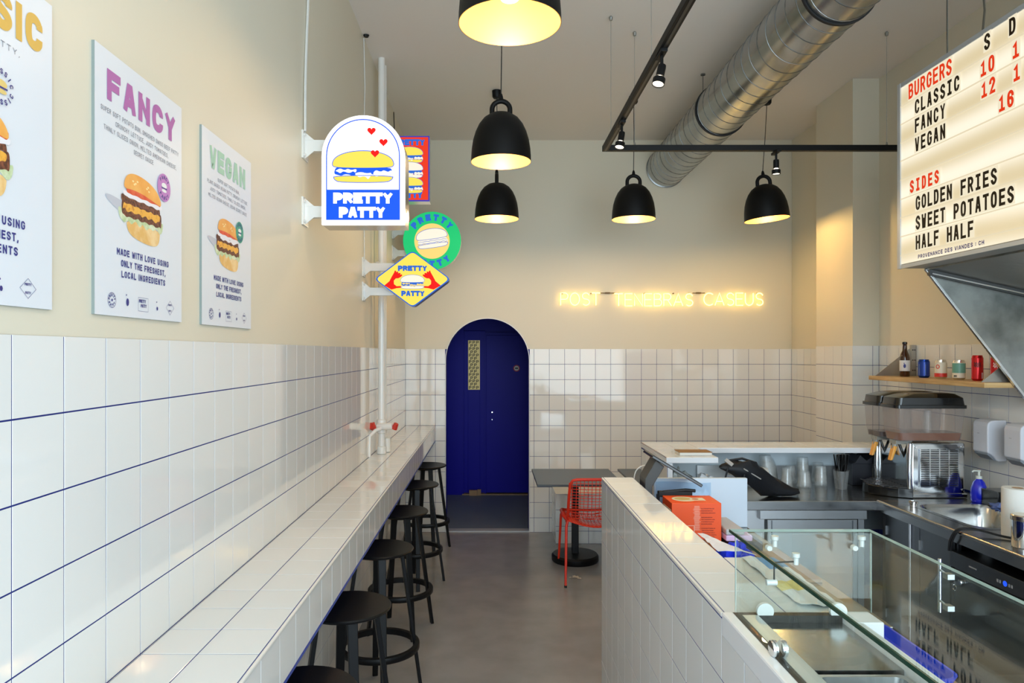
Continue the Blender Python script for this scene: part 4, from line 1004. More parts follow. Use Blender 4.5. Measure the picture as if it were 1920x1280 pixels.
def menu_line(s, y, z, mtl, adv=0.0495, h=0.072, gw=0.52, tt=0.0135):
    if ' ' in s:
        a, b_ = s.split(' ', 1); menu_line(a, y, z, mtl, adv, h, gw, tt); menu_line(b_, y-(len(a)+1)*adv, z, mtl, adv, h, gw, tt); return
    m = MB(); text(m, s, FB, -y, z, h, tt, gw, 0, 0, 'l', mono=adv, lift=0.0016, serifI=True)
    m.build('menu_lettering', mtl, t)
    m = MB()
    for i, ch_ in enumerate(s):
        if ch_ == ' ': continue
        y1 = y-i*adv+0.006; y0 = y1-adv+0.001
        m.box(FX-0.0072, FX-0.0062, y0, y1, z-0.006, z+h+0.008)
    m.build('letter_tiles', E_LP, t)
menu_line('BURGERS', 3.69, zrow[0], E_LR, 0.0508, 0.078); menu_line('CLASSIC', 3.635, zrow[1], E_LK, 0.0512); menu_line('FANCY', 3.635, zrow[2], E_LK, 0.0512); menu_line('VEGAN', 3.635, zrow[3], E_LK, 0.0512)
menu_line('SIDES', 3.678, zrow[5], E_LR, 0.0508, 0.066); menu_line('GOLDEN FRIES', 3.628, zrow[6], E_LK); menu_line('SWEET POTATOES', 3.628, zrow[7], E_LK); menu_line('HALF HALF', 3.628, zrow[8], E_LK)
menu_line('S', 3.125, zrow[0]+0.012, E_LK); menu_line('D', 2.975, zrow[0]+0.012, E_LK); menu_line('10', 3.148, zrow[1], E_LR); menu_line('12', 3.143, zrow[2], E_LR); menu_line('16', 3.035, zrow[3], E_LR)
menu_line('1', 2.955, zrow[1], E_LR); menu_line('1', 2.95, zrow[2], E_LR)
m = MB(); text(m, 'PROVENANCE DES VIANDES : CH', FB, -3.61, 2.237, 0.0195, 0.0042, 0.6, 0.1, 0, 'l', lift=0.001, width=0.485); m.build('small_lettering', em('menu small print', c(50, 40, 110), 0.6), t)
m = MB(); m.tube([(BX+0.1, 3.30, BZ1), (BX+0.2, 3.42, 3.42), (BX+0.32, 3.62, 3.75), (BX+0.34, 3.62, ZC-0.004)], 0.005, 6); m.lathe([(0.02,-0.012),(0.024,-0.002)], BX+0.34, 3.62, ZC, 12); m.build('power_cable', mat('grey cable', c(110, 104, 92), 0.6), t)
for y in (1.8, 2.9, 3.5):
    m = MB(); m.tube([(BX+0.07, y, BZ1), (BX+0.07, y, ZC-0.002)], 0.004, 6); m.build('hanger', M_DUCT, t)
# ================================================================== KITCHEN
from mathutils import noise as mnoise
def rrect(cx, cy, hx, hy, r, n=5):
    out = []
    for (sx, sy, a0) in ((1,1,0),(-1,1,90),(-1,-1,180),(1,-1,270)):
        for i in range(n+1):
            a = math.radians(a0+90*i/n); out.append((cx+sx*(hx-r)+r*math.cos(a), cy+sy*(hy-r)+r*math.sin(a)))
    return out
def loft(mb, loops, caps=(True, True), m=None):
    """loops: list of lists of 3D points with equal counts"""
    n = len(loops[0]); vs = [p for l in loops for p in l]; fs = []
    for i in range(len(loops)-1):
        for j in range(n):
            j2 = (j+1) % n; fs.append([i*n+j, i*n+j2, (i+1)*n+j2, (i+1)*n+j])
    if caps[0]: fs.append(list(range(n))[::-1])
    if caps[1]: fs.append([(len(loops)-1)*n+j for j in range(n)])
    mb.add(vs, fs, m); return mb
def lift2(loop, z): return [(x, y, z) for x, y in loop]
def blob(mb, c0, rx, ry, rz, amp=0.2, freq=3.0, n=20, k=12, seed=0, m=None):
    vs = []; fs = []
    for i in range(k+1):
        th_ = PI*i/k
        for j in range(n):
            ph = 2*PI*j/n; d = Vector((math.sin(th_)*math.cos(ph), math.sin(th_)*math.sin(ph), math.cos(th_)))
            s_ = 1+amp*mnoise.noise(d*freq+Vector((seed*7.3, seed, 0)))*2
            vs.append((c0[0]+d.x*rx*s_, c0[1]+d.y*ry*s_, c0[2]+d.z*rz*s_))
    for i in range(k):
        for j in range(n):
            j2 = (j+1) % n; fs.append([i*n+j, i*n+j2, (i+1)*n+j2, (i+1)*n+j])
    mb.add(vs, fs, m); return mb

WZ = 0.90
# ---- steel counter under the pass
t = thing('steel_worktop', 'stainless steel counter with a fridge front under the white pass counter', 'counter', (1.9, 4.4, 0))
m = MB(); m.box(1.38, 2.935, 4.06, 4.795, WZ-0.055, WZ); m.build('worktop', M_STEELH, t, bevel=0.004)
m = MB(); m.box(1.38, 1.60, 4.11, 4.79, 0.12, WZ-0.056); m.build('end_panel', M_STEEL, t, bevel=0.003)
m = MB(); m.box(1.60, 2.18, 4.14, 4.79, 0.12, WZ-0.056); m.build('cabinet_body', M_STEELD, t)
m = MB(); m.box(1.558, 2.18, 4.075, 4.14, 0.79, WZ-0.056); m.build('drip_rail', M_STEEL, t, bevel=0.003)
dd = MB(); dd.box(1.61, 2.135, 4.095, 4.138, 0.16, 0.785); dd = dd.build('door', M_STEEL, t, bevel=0.004)
for x in (1.635, 2.105): 
    m = MB(); m.box(x-0.003, x+0.003, 4.092, 4.096, 0.17, 0.78); m.build('groove', M_STEELD, dd)
m = MB(); m.box(2.14, 2.175, 4.10, 4.13, 0.12, 0.84); m.build('post', M_STEEL, t)
for x in (1.42, 1.56, 2.13):
    for y in (4.15, 4.72): m = MB(); m.lathe([(0.018,0),(0.018,0.12)], x, y, 0, 10); m.build('leg', M_STEEL, t)
m = MB(); m.box(1.40, 2.93, 4.77, 4.796, WZ, 0.99); m.build('upstand', M_STEEL, t)

# ---- sink counter along the right wall
t = thing('sink_counter', 'long stainless sink counter with dark cabinet doors on the right wall', 'counter', (2.58, 3.0, 0))
HX0, HX1, HY0, HY1 = 2.37, 2.82, 3.42, 3.98
m = MB()
m.box(2.229, HX0, 1.0, 4.06, WZ-0.02, WZ); m.box(HX1, 2.937, 1.0, 4.06, WZ-0.02, WZ); m.box(HX0, HX1, 1.0, HY0, WZ-0.02, WZ); m.box(HX0, HX1, HY1, 4.06, WZ-0.02, WZ)
m.box(2.229, 2.25, 1.0, 4.06, WZ-0.055, WZ-0.02); m.build('worktop', M_STEELH, t)
m = MB(); m.tube([(2.234, 1.0, WZ-0.003), (2.234, 4.06, WZ-0.003)], 0.010, 12); m.build('rolled_edge', M_STEELH, t, smooth=True)
m = MB(); cxs_, cys_ = (HX0+HX1)/2, (HY0+HY1)/2; hx_, hy_ = (HX1-HX0)/2, (HY1-HY0)/2
loft(m, [lift2(rrect(cxs_, cys_, hx_+0.02, hy_+0.02, 0.06, 6), WZ+0.001), lift2(rrect(cxs_, cys_, hx_-0.01, hy_-0.01, 0.09, 6), WZ+0.001), lift2(rrect(cxs_, cys_, hx_-0.02, hy_-0.02, 0.09, 6), WZ-0.02), lift2(rrect(cxs_, cys_, hx_-0.04, hy_-0.04, 0.08, 6), WZ-0.19), lift2(rrect(cxs_, cys_, hx_-0.08, hy_-0.08, 0.05, 6), WZ-0.20)], (False, True))
bs = m.build('basin', M_STEELH, t, smooth=True)
m = MB(); m.lathe([(0.035,0.003),(0.03,0.006),(0,0.006)], cxs_, cys_, WZ-0.2, 16); m.build('drain', M_CHROME, bs)
m = MB(); m.box(2.30, 2.93, 3.44, 4.055, 0.10, WZ-0.22); m.box(2.29, 2.93, 1.0, 2.81, 0.10, WZ-0.056); m.box(2.285, 2.30, 3.44, 4.055, 0.62, WZ-0.056); m.build('cabinet_body', M_STEELD, t)
for (y0, y1) in ((3.80, 4.02), (3.455, 3.70)):
    d_ = MB(); d_.box(2.255, 2.282, y0, y1, 0.14, 0.835); d_ = d_.build('door', M_STEELD, t, bevel=0.004)
    for z in (0.25, 0.72): k_ = MB(); k_.box(2.248, 2.256, y1-0.012, y1-0.002, z, z+0.05); k_.build('hinge', M_STEEL, d_)
m = MB(); m.box(2.262, 2.285, 3.712, 3.79, 0.14, 0.835); m.build('post', M_STEELD, t)
m = MB(); m.box(2.252, 2.262, 3.78, 3.797, 0.14, 0.835); m.build('door_handle', M_CHROME, t, bevel=0.002)
m = MB(); m.box(2.258, 2.285, 4.025, 4.055, 0.14, 0.835); m.build('post', M_STEEL, t)
m = MB(); m.box(2.915, 2.938, 1.0, 3.95, WZ, 0.955); m.build('upstand', M_STEEL, t, bevel=0.002)
# dishwasher under the sink counter
t = thing('dishwasher', 'dark steel undercounter dishwasher with a lit blue button and a key in its lock', 'dishwasher', (2.3, 3.12, 0))
M_DW = mat('dishwasher steel', (0.16, 0.165, 0.17, 1), 0.3, 1.0, bump=(10, 0.2), aniso=(8, 8, 1))
m = MB(); m.box(2.262, 2.85, 2.83, 3.43, 0.08, 0.79); m.build('body', M_DW, t)
m = MB(); m.box(2.236, 2.262, 2.832, 3.428, 0.72, 0.795); pn = m.build('control_panel', M_DW, t, bevel=0.003)
m = MB(); m.box(2.240, 2.262, 2.835, 3.425, 0.12, 0.705); dw = m.build('door', M_DW, t, bevel=0.003)
m = MB(); m.lathe([(0.012,0),(0.012,0.01)], 2.2345, 3.06, 0.752, 14, 'x'); m.build('lit_button', em('blue button', c(40, 90, 240), 1.0), pn)
for y in (3.02, 3.035, 3.09, 3.105): m = MB(); m.box(2.2345, 2.236, y-0.004, y+0.004, 0.745, 0.758); m.build('button_mark', mat('grey mark', c(150, 150, 150), 0.5), pn)
m = MB(); m.box(2.2345, 2.2365, 3.24, 3.29, 0.755, 0.761); m.build('badge', mat('grey mark', c(150,150,150), 0.5), pn)
m = MB(); m.lathe([(0.012,0),(0.014,0.004),(0.014,0.012)], 2.226, 3.345, 0.665, 14, 'x'); lkk = m.build('lock', M_CHROME, dw)
m = MB(); m.box(2.205, 2.227, 3.338, 3.352, 0.655, 0.672); m.tube([(2.205, 3.345+a, 0.64+b_) for a, b_ in arc(0,0,0.013,0,360,12)], 0.0022, 6, closed=False); m.tube([(2.205, 3.345, 0.625), (2.205, 3.345, 0.575)], 0.003, 6); m.build('key', M_CHROME, lkk)
# cable looping over the counter edge
m = MB()
for dz in (0, 0.006):
    m.tube(catmull([(2.222-dz, 3.40+dz, 0.80), (2.212-dz, 3.37+dz, 0.86+dz), (2.225, 3.34+dz, 0.912+dz), (2.29, 3.31+dz, 0.922), (2.36, 3.24+dz, 0.910), (2.43, 3.17, 0.907)]), 0.005, 8)
tag(m.build('power_cable', M_BLKRUB, None, smooth=True), 'black double cable looping over the sink counter edge above the dishwasher', 'cable')

# ---- faucet
t = thing('faucet', 'thick chrome swan-neck tap behind the paper towel roll', 'tap', (2.86, 3.72, WZ))
m = MB(); cf = Vector((2.80, 3.62, 0.985))
m.tube([(2.875, 3.62, WZ), (2.875, 3.62, 0.97)]+[(2.80+a, 3.62, 0.985+b_) for a, b_ in arc(0,0,0.075,0,165,14)]+[(2.715, 3.62, 0.985)], 0.0135, 12); m.build('spout', M_CHROME, t, smooth=True)
m = MB(); m.lathe([(0.03,0),(0.03,0.01),(0.02,0.03),(0.014,0.035)], 2.875, 3.62, WZ+0.001, 16); m.build('tap_base', M_CHROME, t, smooth=True)
m = MB(); m.box(2.78, 2.90, 3.86, 3.99, WZ, 0.99); tag(m.build('sponge_box', M_BLKPL, bevel=0.004), 'black box behind the blue soap bottle on the sink counter', 'box')
m = MB(); blob(m, (2.76, 3.80, WZ+0.022), 0.055, 0.05, 0.02, 0.35, 4.0, seed=2)
tag(m.build('cleaning_cloth', mat('blue grey cloth', c(110, 130, 190), 0.9, bump=(300, 0.5)), smooth=True), 'crumpled blue grey cloth by the sink rim', 'cloth')
# chrome plug standing on the sink edge
m = MB(); m.lathe([(0.018,0),(0.018,0.02),(0.024,0.022),(0.024,0.03),(0.014,0.034),(0,0.032)], 2.345, 3.905, WZ+0.001, 20)
tag(m.build('sink_plug', M_CHROME, smooth=True), 'small chrome plug standing on the near edge of the sink', 'plug')
# soap pump bottle
def pump_bottle(x, y, lab):
    t = thing('soap_bottle', lab, 'bottle', (x, y, WZ))
    m = MB(); m.lathe([(0.0,0),(0.036,0),(0.042,0.012),(0.043,0.05),(0.040,0.08),(0.028,0.115),(0.015,0.13),(0.013,0.137),(0,0.137)], x, y, WZ+0.001, 28); m.build('body', mat('blue soap plastic', c(18, 34, 200), 0.25, coat=0.3), t, smooth=True)
    m = MB(); m.lathe([(0.016,0.134),(0.016,0.15),(0.006,0.152),(0.006,0.175),(0,0.175)], x, y, WZ, 16); m.tube([(x+0.008, y, WZ+0.178), (x-0.035, y-0.004, WZ+0.180), (x-0.042, y-0.004, WZ+0.172)], 0.005, 8); m.build('pump', mat('clear white plastic', c(226, 230, 220), 0.25), t, smooth=True)
pump_bottle(2.795, 4.03, 'blue soap pump bottle with a white pump by the tiled wall')
# paper towel roll
t = thing('paper_towel_roll', 'white paper towel roll standing on the sink counter', 'paper roll', (2.45, 3.28, WZ))
m = MB(); m.lathe([(0.0,0),(0.062,0),(0.063,0.003),(0.063,0.222),(0.060,0.225),(0.023,0.225),(0.021,0.20),(0.0,0.20)], 2.455, 3.28, WZ+0.001, 40); m.build('paper', mat('paper white', c(236, 234, 226), 0.85, bump=(90, 0.4)), t, smooth=True)
m = MB(); m.lathe([(0.0205,0.12),(0.0205,0.222),(0.0225,0.2255),(0.0235,0.2255)], 2.455, 3.28, WZ+0.001, 24, caps=False); m.build('core_tube', mat('brown cardboard', c(168, 136, 104), 0.8), t, smooth=True)
m = MB(); m.lathe([(0.0,0),(0.042,0),(0.044,0.004),(0.044,0.128),(0.04,0.13),(0,0.13)], 2.345, 3.10, WZ+0.001, 36)
t = thing('canister', 'small polished steel canister with a lid in front of the paper roll', 'canister', (2.345, 3.10, WZ)); m.build('body', M_CHROME, t, smooth=True)
m = MB(); m.lathe([(0.046,0.118),(0.047,0.12),(0.047,0.138),(0.043,0.143),(0,0.143)], 2.345, 3.10, WZ+0.001, 36); m.build('lid', mat('warm steel', (0.72, 0.62, 0.48, 1), 0.25, 1.0), t, smooth=True)

# ---- wall soap dispensers
def wall_disp(y, lab, w=0.125, dep=0.11, z0=1.135, z1=1.37, grey=False):
    t = thing('soap_dispenser', lab, 'dispenser', (XR, y, z0), 'white soap dispensers on the right wall')
    xs = lambda d: XR-0.001-d
    pf = [(0, z0), (dep*0.42, z0), (dep*0.52, z0+0.006), (dep*0.66, z0+0.026), (dep*0.84, z0+0.042), (dep*0.99, z0+0.048), (dep, z0+0.055), (dep, z1-0.035), (dep*0.96, z1-0.016), (dep*0.80, z1-0.003), (dep*0.6, z1), (0, z1)]
    m = MB(); m.prism([(xs(a), y-w/2, z) for a, z in pf], (0, w, 0)); m.build('cover', M_WPLAST, t, bevel=0.008, seg=3)
    m = MB(); m.prism([(xs(a), y-w/2+0.008, z) for a, z in [(dep*0.3, z0+0.02), (dep*0.5, z0+0.003), (dep*0.66, z0+0.008), (dep*0.84, z0+0.026), (dep*0.95, z0+0.036), (dep*0.95, z0+0.052), (dep*0.3, z0+0.055)]], (0, w-0.016, 0)); m.build('push_lever', mat('grey plastic', c(132, 138, 146), 0.35), t, bevel=0.002)
    m = MB(); text(m, 'SOAP' if False else '---', plane((xs(dep)-0.0006, y+0.02, z1-0.085), (0,-1,0), (0,0,1)), 0, 0, 0.01, 0.0022, 0.6, 0.2, 0, 'l'); m.build('label_print', mat('grey print', c(96,100,118), 0.5), t)
    if grey: m = MB(); m.box(XR-dep*0.62, XR-dep*0.42, y-w/2-0.003, y-w/2+0.002, z1-0.11, z1-0.045); m.build('level_window', mat('dark window', c(70, 76, 86), 0.2), t, bevel=0.004)
wall_disp(4.07, 'white wall soap dispenser on the left of the two')
wall_disp(3.82, 'white wall soap dispenser on the right, with a dark level window', grey=True)

# ---- wooden wall shelf with bottle and cans
SHZ, SHX = 1.593, 2.665
t = thing('wall_shelf', 'pale wooden wall shelf on triangular steel brackets', 'shelf', (2.8, 4.3, SHZ))
m = MB(); m.box(SHX, XR-0.004, 3.80, 4.965, SHZ-0.028, SHZ); m.build('board', M_WOOD, t, bevel=0.003)
for y in (4.88, 3.83):
    m = MB(); m.prism([(SHX+0.002, y, SHZ+0.001), (XR-0.004, y, SHZ+0.215), (XR-0.004, y, SHZ+0.001)], (0, 0.003, 0)); m.box(XR-0.036, XR-0.003, y-0.02, y, SHZ+0.001, SHZ+0.215)
    bk = m.build('bracket', mat('zinc bracket', (0.42, 0.39, 0.34, 1), 0.4, 0.9), t)
    for z in (0.04, 0.11, 0.18):
        for x in (0.012, 0.026): k_ = MB(); k_.lathe([(0.004,0),(0.004,0.002)], XR-x, y-0.022, SHZ+z, 8, 'y'); k_.build('screw_hole', M_BLKRUB, bk)
bx_, by_ = 2.80, 4.76
t = thing('beer_bottle', 'brown glass bottle with a white label on the wooden wall shelf', 'bottle', (bx_, by_, SHZ))
m = MB(); m.lathe([(0.0,0),(0.028,0),(0.031,0.006),(0.031,0.125),(0.026,0.15),(0.015,0.175),(0.0125,0.215),(0.0145,0.219),(0.0145,0.230),(0,0.230)], bx_, by_, SHZ+0.001, 28); m.build('glass_body', mat('brown glass', c(62, 30, 12), 0.08, coat=0.5), t, smooth=True)
m = MB(); m.lathe([(0.0315,0.038),(0.0318,0.04),(0.0318,0.108),(0.0315,0.11)], bx_, by_, SHZ, 28, caps=False); lb = m.build('paper_label', mat('label paper', c(222, 218, 216), 0.6), t, smooth=True)
def curved(x, y, z, r, ang0):
    return lambda a, b_, l=0: Vector((x+(r+l)*math.cos(math.radians(ang0)+a/r), y+(r+l)*math.sin(math.radians(ang0)+a/r), z+b_))
m = MB(); Fc = curved(bx_, by_, SHZ+0.06, 0.0318, -122); flat(m, Fc, ell(0, 0.012, 0.008, 0.014, 9), 0, 0.0006); flat(m, Fc, ell(-0.003, 0.030, 0.003, 0.004, 7), 0, 0.0006); m.build('label_print', INK, lb)
m = MB(); m.lathe([(0.0148,0.219),(0.0155,0.221),(0.0155,0.231),(0.012,0.234),(0,0.234)], bx_, by_, SHZ, 16); m.build('cap', M_BLKPL, t, smooth=True)
M_ALU = mat('can aluminium', (0.75, 0.74, 0.72, 1), 0.25, 1.0)
def can(x, y, lab, h, r, bodymat, topc=None, extras=()):
    t = thing('drink_can', lab, 'can', (x, y, SHZ), 'drink cans on the wooden shelf')
    b0, b1 = 0.010, h-0.016
    m = MB(); m.lathe([(0,0.002),(r*0.78,0.0),(r*0.82,0.002),(r,b0),(r,b1),(r*0.84,h-0.003),(r*0.86,h),(r*0.82,h),(r*0.80,h-0.004),(0,h-0.004)], x, y, SHZ+0.001, 30); m.build('can_shell', topc or M_ALU, t, smooth=True)
    m = MB(); m.lathe([(r+0.0003,b0+0.001),(r+0.0003,b1)], x, y, SHZ+0.001, 30, caps=False); sl_ = m.build('sleeve_print', bodymat, t, smooth=True)
    for (za, zb, mt) in extras:
        m = MB(); m.lathe([(r+0.0007,za),(r+0.0007,zb)], x, y, SHZ+0.001, 30, caps=False); m.build('band_print', mt, sl_, smooth=True)
    return t, sl_
P_BLUE = mat('can blue', c(24, 60, 150), 0.3, 0.3); P_LBL = mat('can pale blue', c(120, 170, 200), 0.35, noise=(30, c(190, 190, 170), 0.4, 0.6))
P_CREAM = mat('can cream', c(226, 214, 190), 0.4); P_REDC = mat('can red', c(206, 32, 34), 0.25, 0.45); P_GRN = mat('can sage green', c(104, 158, 138), 0.4); P_RED2 = mat('can label red', c(216, 52, 40), 0.4)
t, s_ = can(2.80, 4.55, 'small blue can, next to the bottle on the wooden shelf', 0.117, 0.0335, P_BLUE, mat('blue can rim', c(28, 60, 140), 0.25, 0.8))
m = MB(); Fc = curved(2.80, 4.55, SHZ+0.018, 0.0338, -135); flat(m, Fc, [(-0.02,0),(0.018,0),(0.018,0.02),(0.018,0.07),(-0.02,0.07)], 0, 0.0006); m.build('label_print', P_LBL, s_)
t, s_ = can(2.80, 4.38, 'small cream can with a red foot and an orange ring', 0.117, 0.0335, P_CREAM, None, ((0.011, 0.034, P_RED2),))
m = MB(); Fc = curved(2.80, 4.38, SHZ+0.075, 0.0338, -150)
rg = ell(0, 0, 0.009, 0.011, 20); stroke_quads(m, rg+[rg[0]], 0.0045, Fc, 0, 0.0008); m.build('ring_print', P_RED2, s_)
t, s_ = can(2.80, 4.21, 'small can with a sage green band above a cream foot', 0.117, 0.0335, P_CREAM, None, ((0.040, 0.098, P_GRN),))
m = MB(); text(m, 'ERI', curved(2.80, 4.21, SHZ+0.018, 0.0338, -150), -0.012, 0, 0.010, 0.003, 0.6, 0.1, 0, 'l', lift=0.0006); m.build('label_print', mat('can ink', c(60, 50, 46), 0.5), s_)
for yy, lab in ((4.05, 'tall slim red can, fully in view left of the hood'), (3.895, 'tall slim red can partly hidden behind the steel hood')):
    t, s_ = can(2.80, yy, lab, 0.146, 0.029, P_REDC, mat('red can rim', c(190, 30, 32), 0.25, 0.7))
    m = MB(); Fc = curved(2.80, yy, SHZ+0.10, 0.0294, -125)
    pts = [(-0.016+0.032*i/14, 0.007*math.sin(i*1.4)) for i in range(15)]
    stroke_quads(m, pts, 0.0035, Fc, 0, 0.0006); stroke_quads(m, [(a, b_-0.014) for a, b_ in pts], 0.0035, Fc, 0, 0.0006)
    m.build('script_print', mat('can script dark', c(70, 10, 14), 0.4) if yy > 4 else mat('can script white', c(236, 226, 222), 0.4), s_)
    m = MB(); Fc = curved(2.80, yy, SHZ+0.014, 0.0294, -75)
    for i in range(7): flat(m, Fc, [(-0.004, i*0.005), (0.006, i*0.005), (0.006, i*0.005+0.003), (-0.004, i*0.005+0.003)], 0, 0.0006)
    m.build('small_print', mat('can script white', c(236, 226, 222), 0.4), s_)

# ---- exhaust hood under the menu board
HY, HXF, HZF = 3.79, 2.345, 2.20
t = thing('exhaust_hood', 'big sloping stained steel exhaust hood under the menu board', 'hood', (2.65, 2.5, 2.2))
m = MB(); m.prism([(HXF-0.01, HY-0.004, HZF), (XR-0.006, HY-0.004, 1.425), (XR-0.006, HY-0.004, 3.0), (HXF-0.01, HY-0.004, 3.0)], (0, 0.004, 0)); m.build('side_panel', M_HOOD, t)
m = MB(); d_ = Vector((XR-0.006-HXF+0.01, 0, 1.425-HZF)).normalized(); nn = Vector((d_.z, 0, -d_.x))
p0 = Vector((HXF-0.012, HY-0.016, HZF)); p1 = Vector((XR-0.006, HY-0.016, 1.423))
m.prism([p0, p1, p1-nn*0.012, p0-nn*0.012], (0, 0.018, 0)); m.build('side_flange', mat('bright steel edge', (0.75, 0.76, 0.76, 1), 0.25, 1.0), t, bevel=0.001)
m = MB(); m.prism([(HXF, HY-0.03, HZF), (XR-0.01, HY-0.03, 2.07), (XR-0.01, HY-0.03, 2.04), (HXF, HY-0.03, 2.17)], (0, 0.022, 0)); m.build('rail', mat('dark hood rail', (0.10, 0.10, 0.10, 1), 0.4, 0.8), t)
m = MB(); m.tube([(HXF+0.01, HY-0.034, 2.178), (XR-0.01, HY-0.034, 2.052)], 0.005, 8); m.build('rail_lip', mat('bright steel edge', (0.75,0.76,0.76,1), 0.25, 1.0), t)
m = MB(); m.prism([(HXF, HY-0.03, HZF+0.0), (XR-0.01, HY-0.03, 2.07), (XR-0.01, 2.2, 2.75), (HXF, 2.2, 2.88)], (0, 0.0, 0.004)); m.build('baffle_panel', mat('brushed hood steel', (0.46, 0.45, 0.43, 1), 0.35, 1.0, bump=(9, 0.5), aniso=(1, 8, 8)), t)
m = MB(); m.box(HXF, XR-0.006, 1.55, HY, 3.0, 3.01); m.box(HXF-0.002, HXF+0.002, 1.55, HY, HZF, 3.0); m.box(XR-0.010, XR-0.006, 1.55, HY, 2.0, 3.0); m.build('canopy_shell', M_HOOD, t)

# ---- juice dispenser
jx0, jx1 = 2.385, 2.785
t = thing('juice_dispenser', 'twin-tank cold drink dispenser with black lids and amber juice on the steel counter', 'drink dispenser', (2.6, 4.3, WZ))
M_MIR = mat('polished dispenser steel', (0.62, 0.63, 0.64, 1), 0.1, 1.0, bump=(5, 0.1))
m = MB(); m.box(2.475, 2.79, 4.14, 4.50, WZ+0.012, 1.225); m.build('housing', M_MIR, t, bevel=0.01)
m = MB(); m.box(2.46, 2.80, 4.13, 4.51, WZ+0.001, WZ+0.03); m.build('foot_plate', M_MIR, t, bevel=0.006)
for y in (4.145, 4.495): m = MB(); m.tube([(2.468, y, WZ+0.03), (2.462, y, 1.05), (2.468, y, 1.22)], 0.016, 12); m.build('corner_post', M_CHROME, t, smooth=True)
# vent louvres
gv = MB(); gv.box(2.525, 2.745, 4.136, 4.1385, 0.965, 1.185); gv.build('vent_recess', M_BLKRUB, t)
for i in range(21):
    z = 0.968+i*0.0105; m = MB(); m.box(2.522, 2.748, 4.131, 4.137, z, z+0.0048); m.build('vent_slat', M_MIR, t)
for x in (2.522, 2.578, 2.634, 2.690, 2.746): m = MB(); m.box(x-0.003, x+0.003, 4.130, 4.1375, 0.965, 1.187); m.build('vent_bar', M_MIR, t)
for x, z in ((2.50, 0.95), (2.775, 0.95), (2.50, 1.20), (2.775, 1.20)): m = MB(); m.lathe([(0.006,-0.004),(0.007,0)], x, 4.138, z, 10, 'y'); m.build('screw', M_CHROME, t)
M_JUICE = mat('amber juice', c(136, 70, 12), 0.12, coat=0.1)
for i, y0 in enumerate((4.12, 4.325)):
    yc = y0+0.0925; hx_ = (jx1-jx0)/2; cx_ = (jx0+jx1)/2
    m = MB(); loft(m, [lift2(rrect(cx_, yc, hx_-0.018, 0.078, 0.02), 1.236), lift2(rrect(cx_, yc, hx_-0.008, 0.085, 0.02), 1.30), lift2(rrect(cx_, yc, hx_-0.001, 0.0915, 0.02), 1.432)], (True, False)); tk = m.build('tank', M_TANK, t, smooth=True)
    m = MB()
    if i == 0:
        loft(m, [lift2(rrect(cx_, yc, hx_-0.021, 0.075, 0.018), 1.239), lift2(rrect(cx_, yc, hx_-0.014, 0.079, 0.018), 1.283)]); m.build('juice', M_JUICE, tk, smooth=True)
    else:
        loft(m, [lift2(rrect(cx_, yc, hx_-0.021, 0.075, 0.018), 1.239), lift2(rrect(cx_, yc, hx_-0.017, 0.077, 0.018), 1.268)]); m.build('juice', mat('dark drink', c(70, 52, 48), 0.1), tk, smooth=True)
    m = MB(); m.lathe([(0.022,0),(0.020,0.17)], cx_+0.03, yc, 1.24, 14); m.build('cooling_core', M_CUP, tk, smooth=True)
    m = MB(); loft(m, [lift2(rrect(cx_, yc, hx_+0.008, 0.098, 0.02), 1.428), lift2(rrect(cx_, yc, hx_+0.008, 0.098, 0.02), 1.447), lift2(rrect(cx_, yc, hx_+0.001, 0.093, 0.025), 1.449), lift2(rrect(cx_, yc, hx_-0.004, 0.090, 0.03), 1.490), lift2(rrect(cx_+0.02, yc, hx_-0.06, 0.07, 0.03), 1.512), lift2(rrect(cx_+0.03, yc, hx_-0.10, 0.05, 0.03), 1.516)]); m.build('lid', M_BLKPL, t, smooth=True)
    m = MB(); m.box(jx0+0.02, 2.50, yc-0.035, yc+0.035, 1.212, 1.236); m.tube([(jx0+0.035, yc, 1.235), (jx0+0.03, yc, 1.17)], 0.016, 12); tp = m.build('tap', mat('clear grey plastic', c(150, 148, 140), 0.15), t, smooth=True)
    m = MB(); m.prism([(jx0+0.02, yc-0.018, 1.20), (jx0+0.04, yc-0.018, 1.195), (jx0+0.012, yc-0.018, 1.115), (jx0-0.002, yc-0.018, 1.112)], (0, 0.036, 0)); m.build('tap_lever', mat('orange lever', c(240, 168, 70), 0.4), tp, bevel=0.004)
    m = MB(); m.tube([(jx0+0.06, yc, 1.21), (jx0+0.075, yc, 1.17), (jx0+0.10, yc, 1.11)], [0.008, 0.008, 0.005], 8); m.build('black_lever', M_BLKPL, tp)
m = MB(); m.box(2.472, 2.478, 4.16, 4.48, 0.94, 1.21); m.build('front_plate', M_MIR, t)
dl_ = [(2.475, 4.12), (2.475, 4.50)]+[(2.475-0.185*math.sin(PI*i/12)**0.7, 4.50-0.38*i/12) for i in range(1, 12)]
m = MB(); m.prism([(x, y, WZ+0.001) for x, y in dl_], (0, 0, 0.055)); m.build('drip_tray', M_BLKPL, t, bevel=0.004)
m = MB()
for i in range(1, 12):
    y = 4.50-0.38*i/12; x = 2.475-0.175*math.sin(PI*i/12)**0.7; m.box(x, 2.47, y-0.004, y+0.004, WZ+0.057, WZ+0.062)
m.box(2.33, 2.336, 4.18, 4.44, WZ+0.057, WZ+0.062); m.box(2.40, 2.406, 4.15, 4.47, WZ+0.057, WZ+0.062); m.build('drip_grille', mat('grey grille', c(84, 84, 86), 0.35, 0.5), t, kind='stuff')
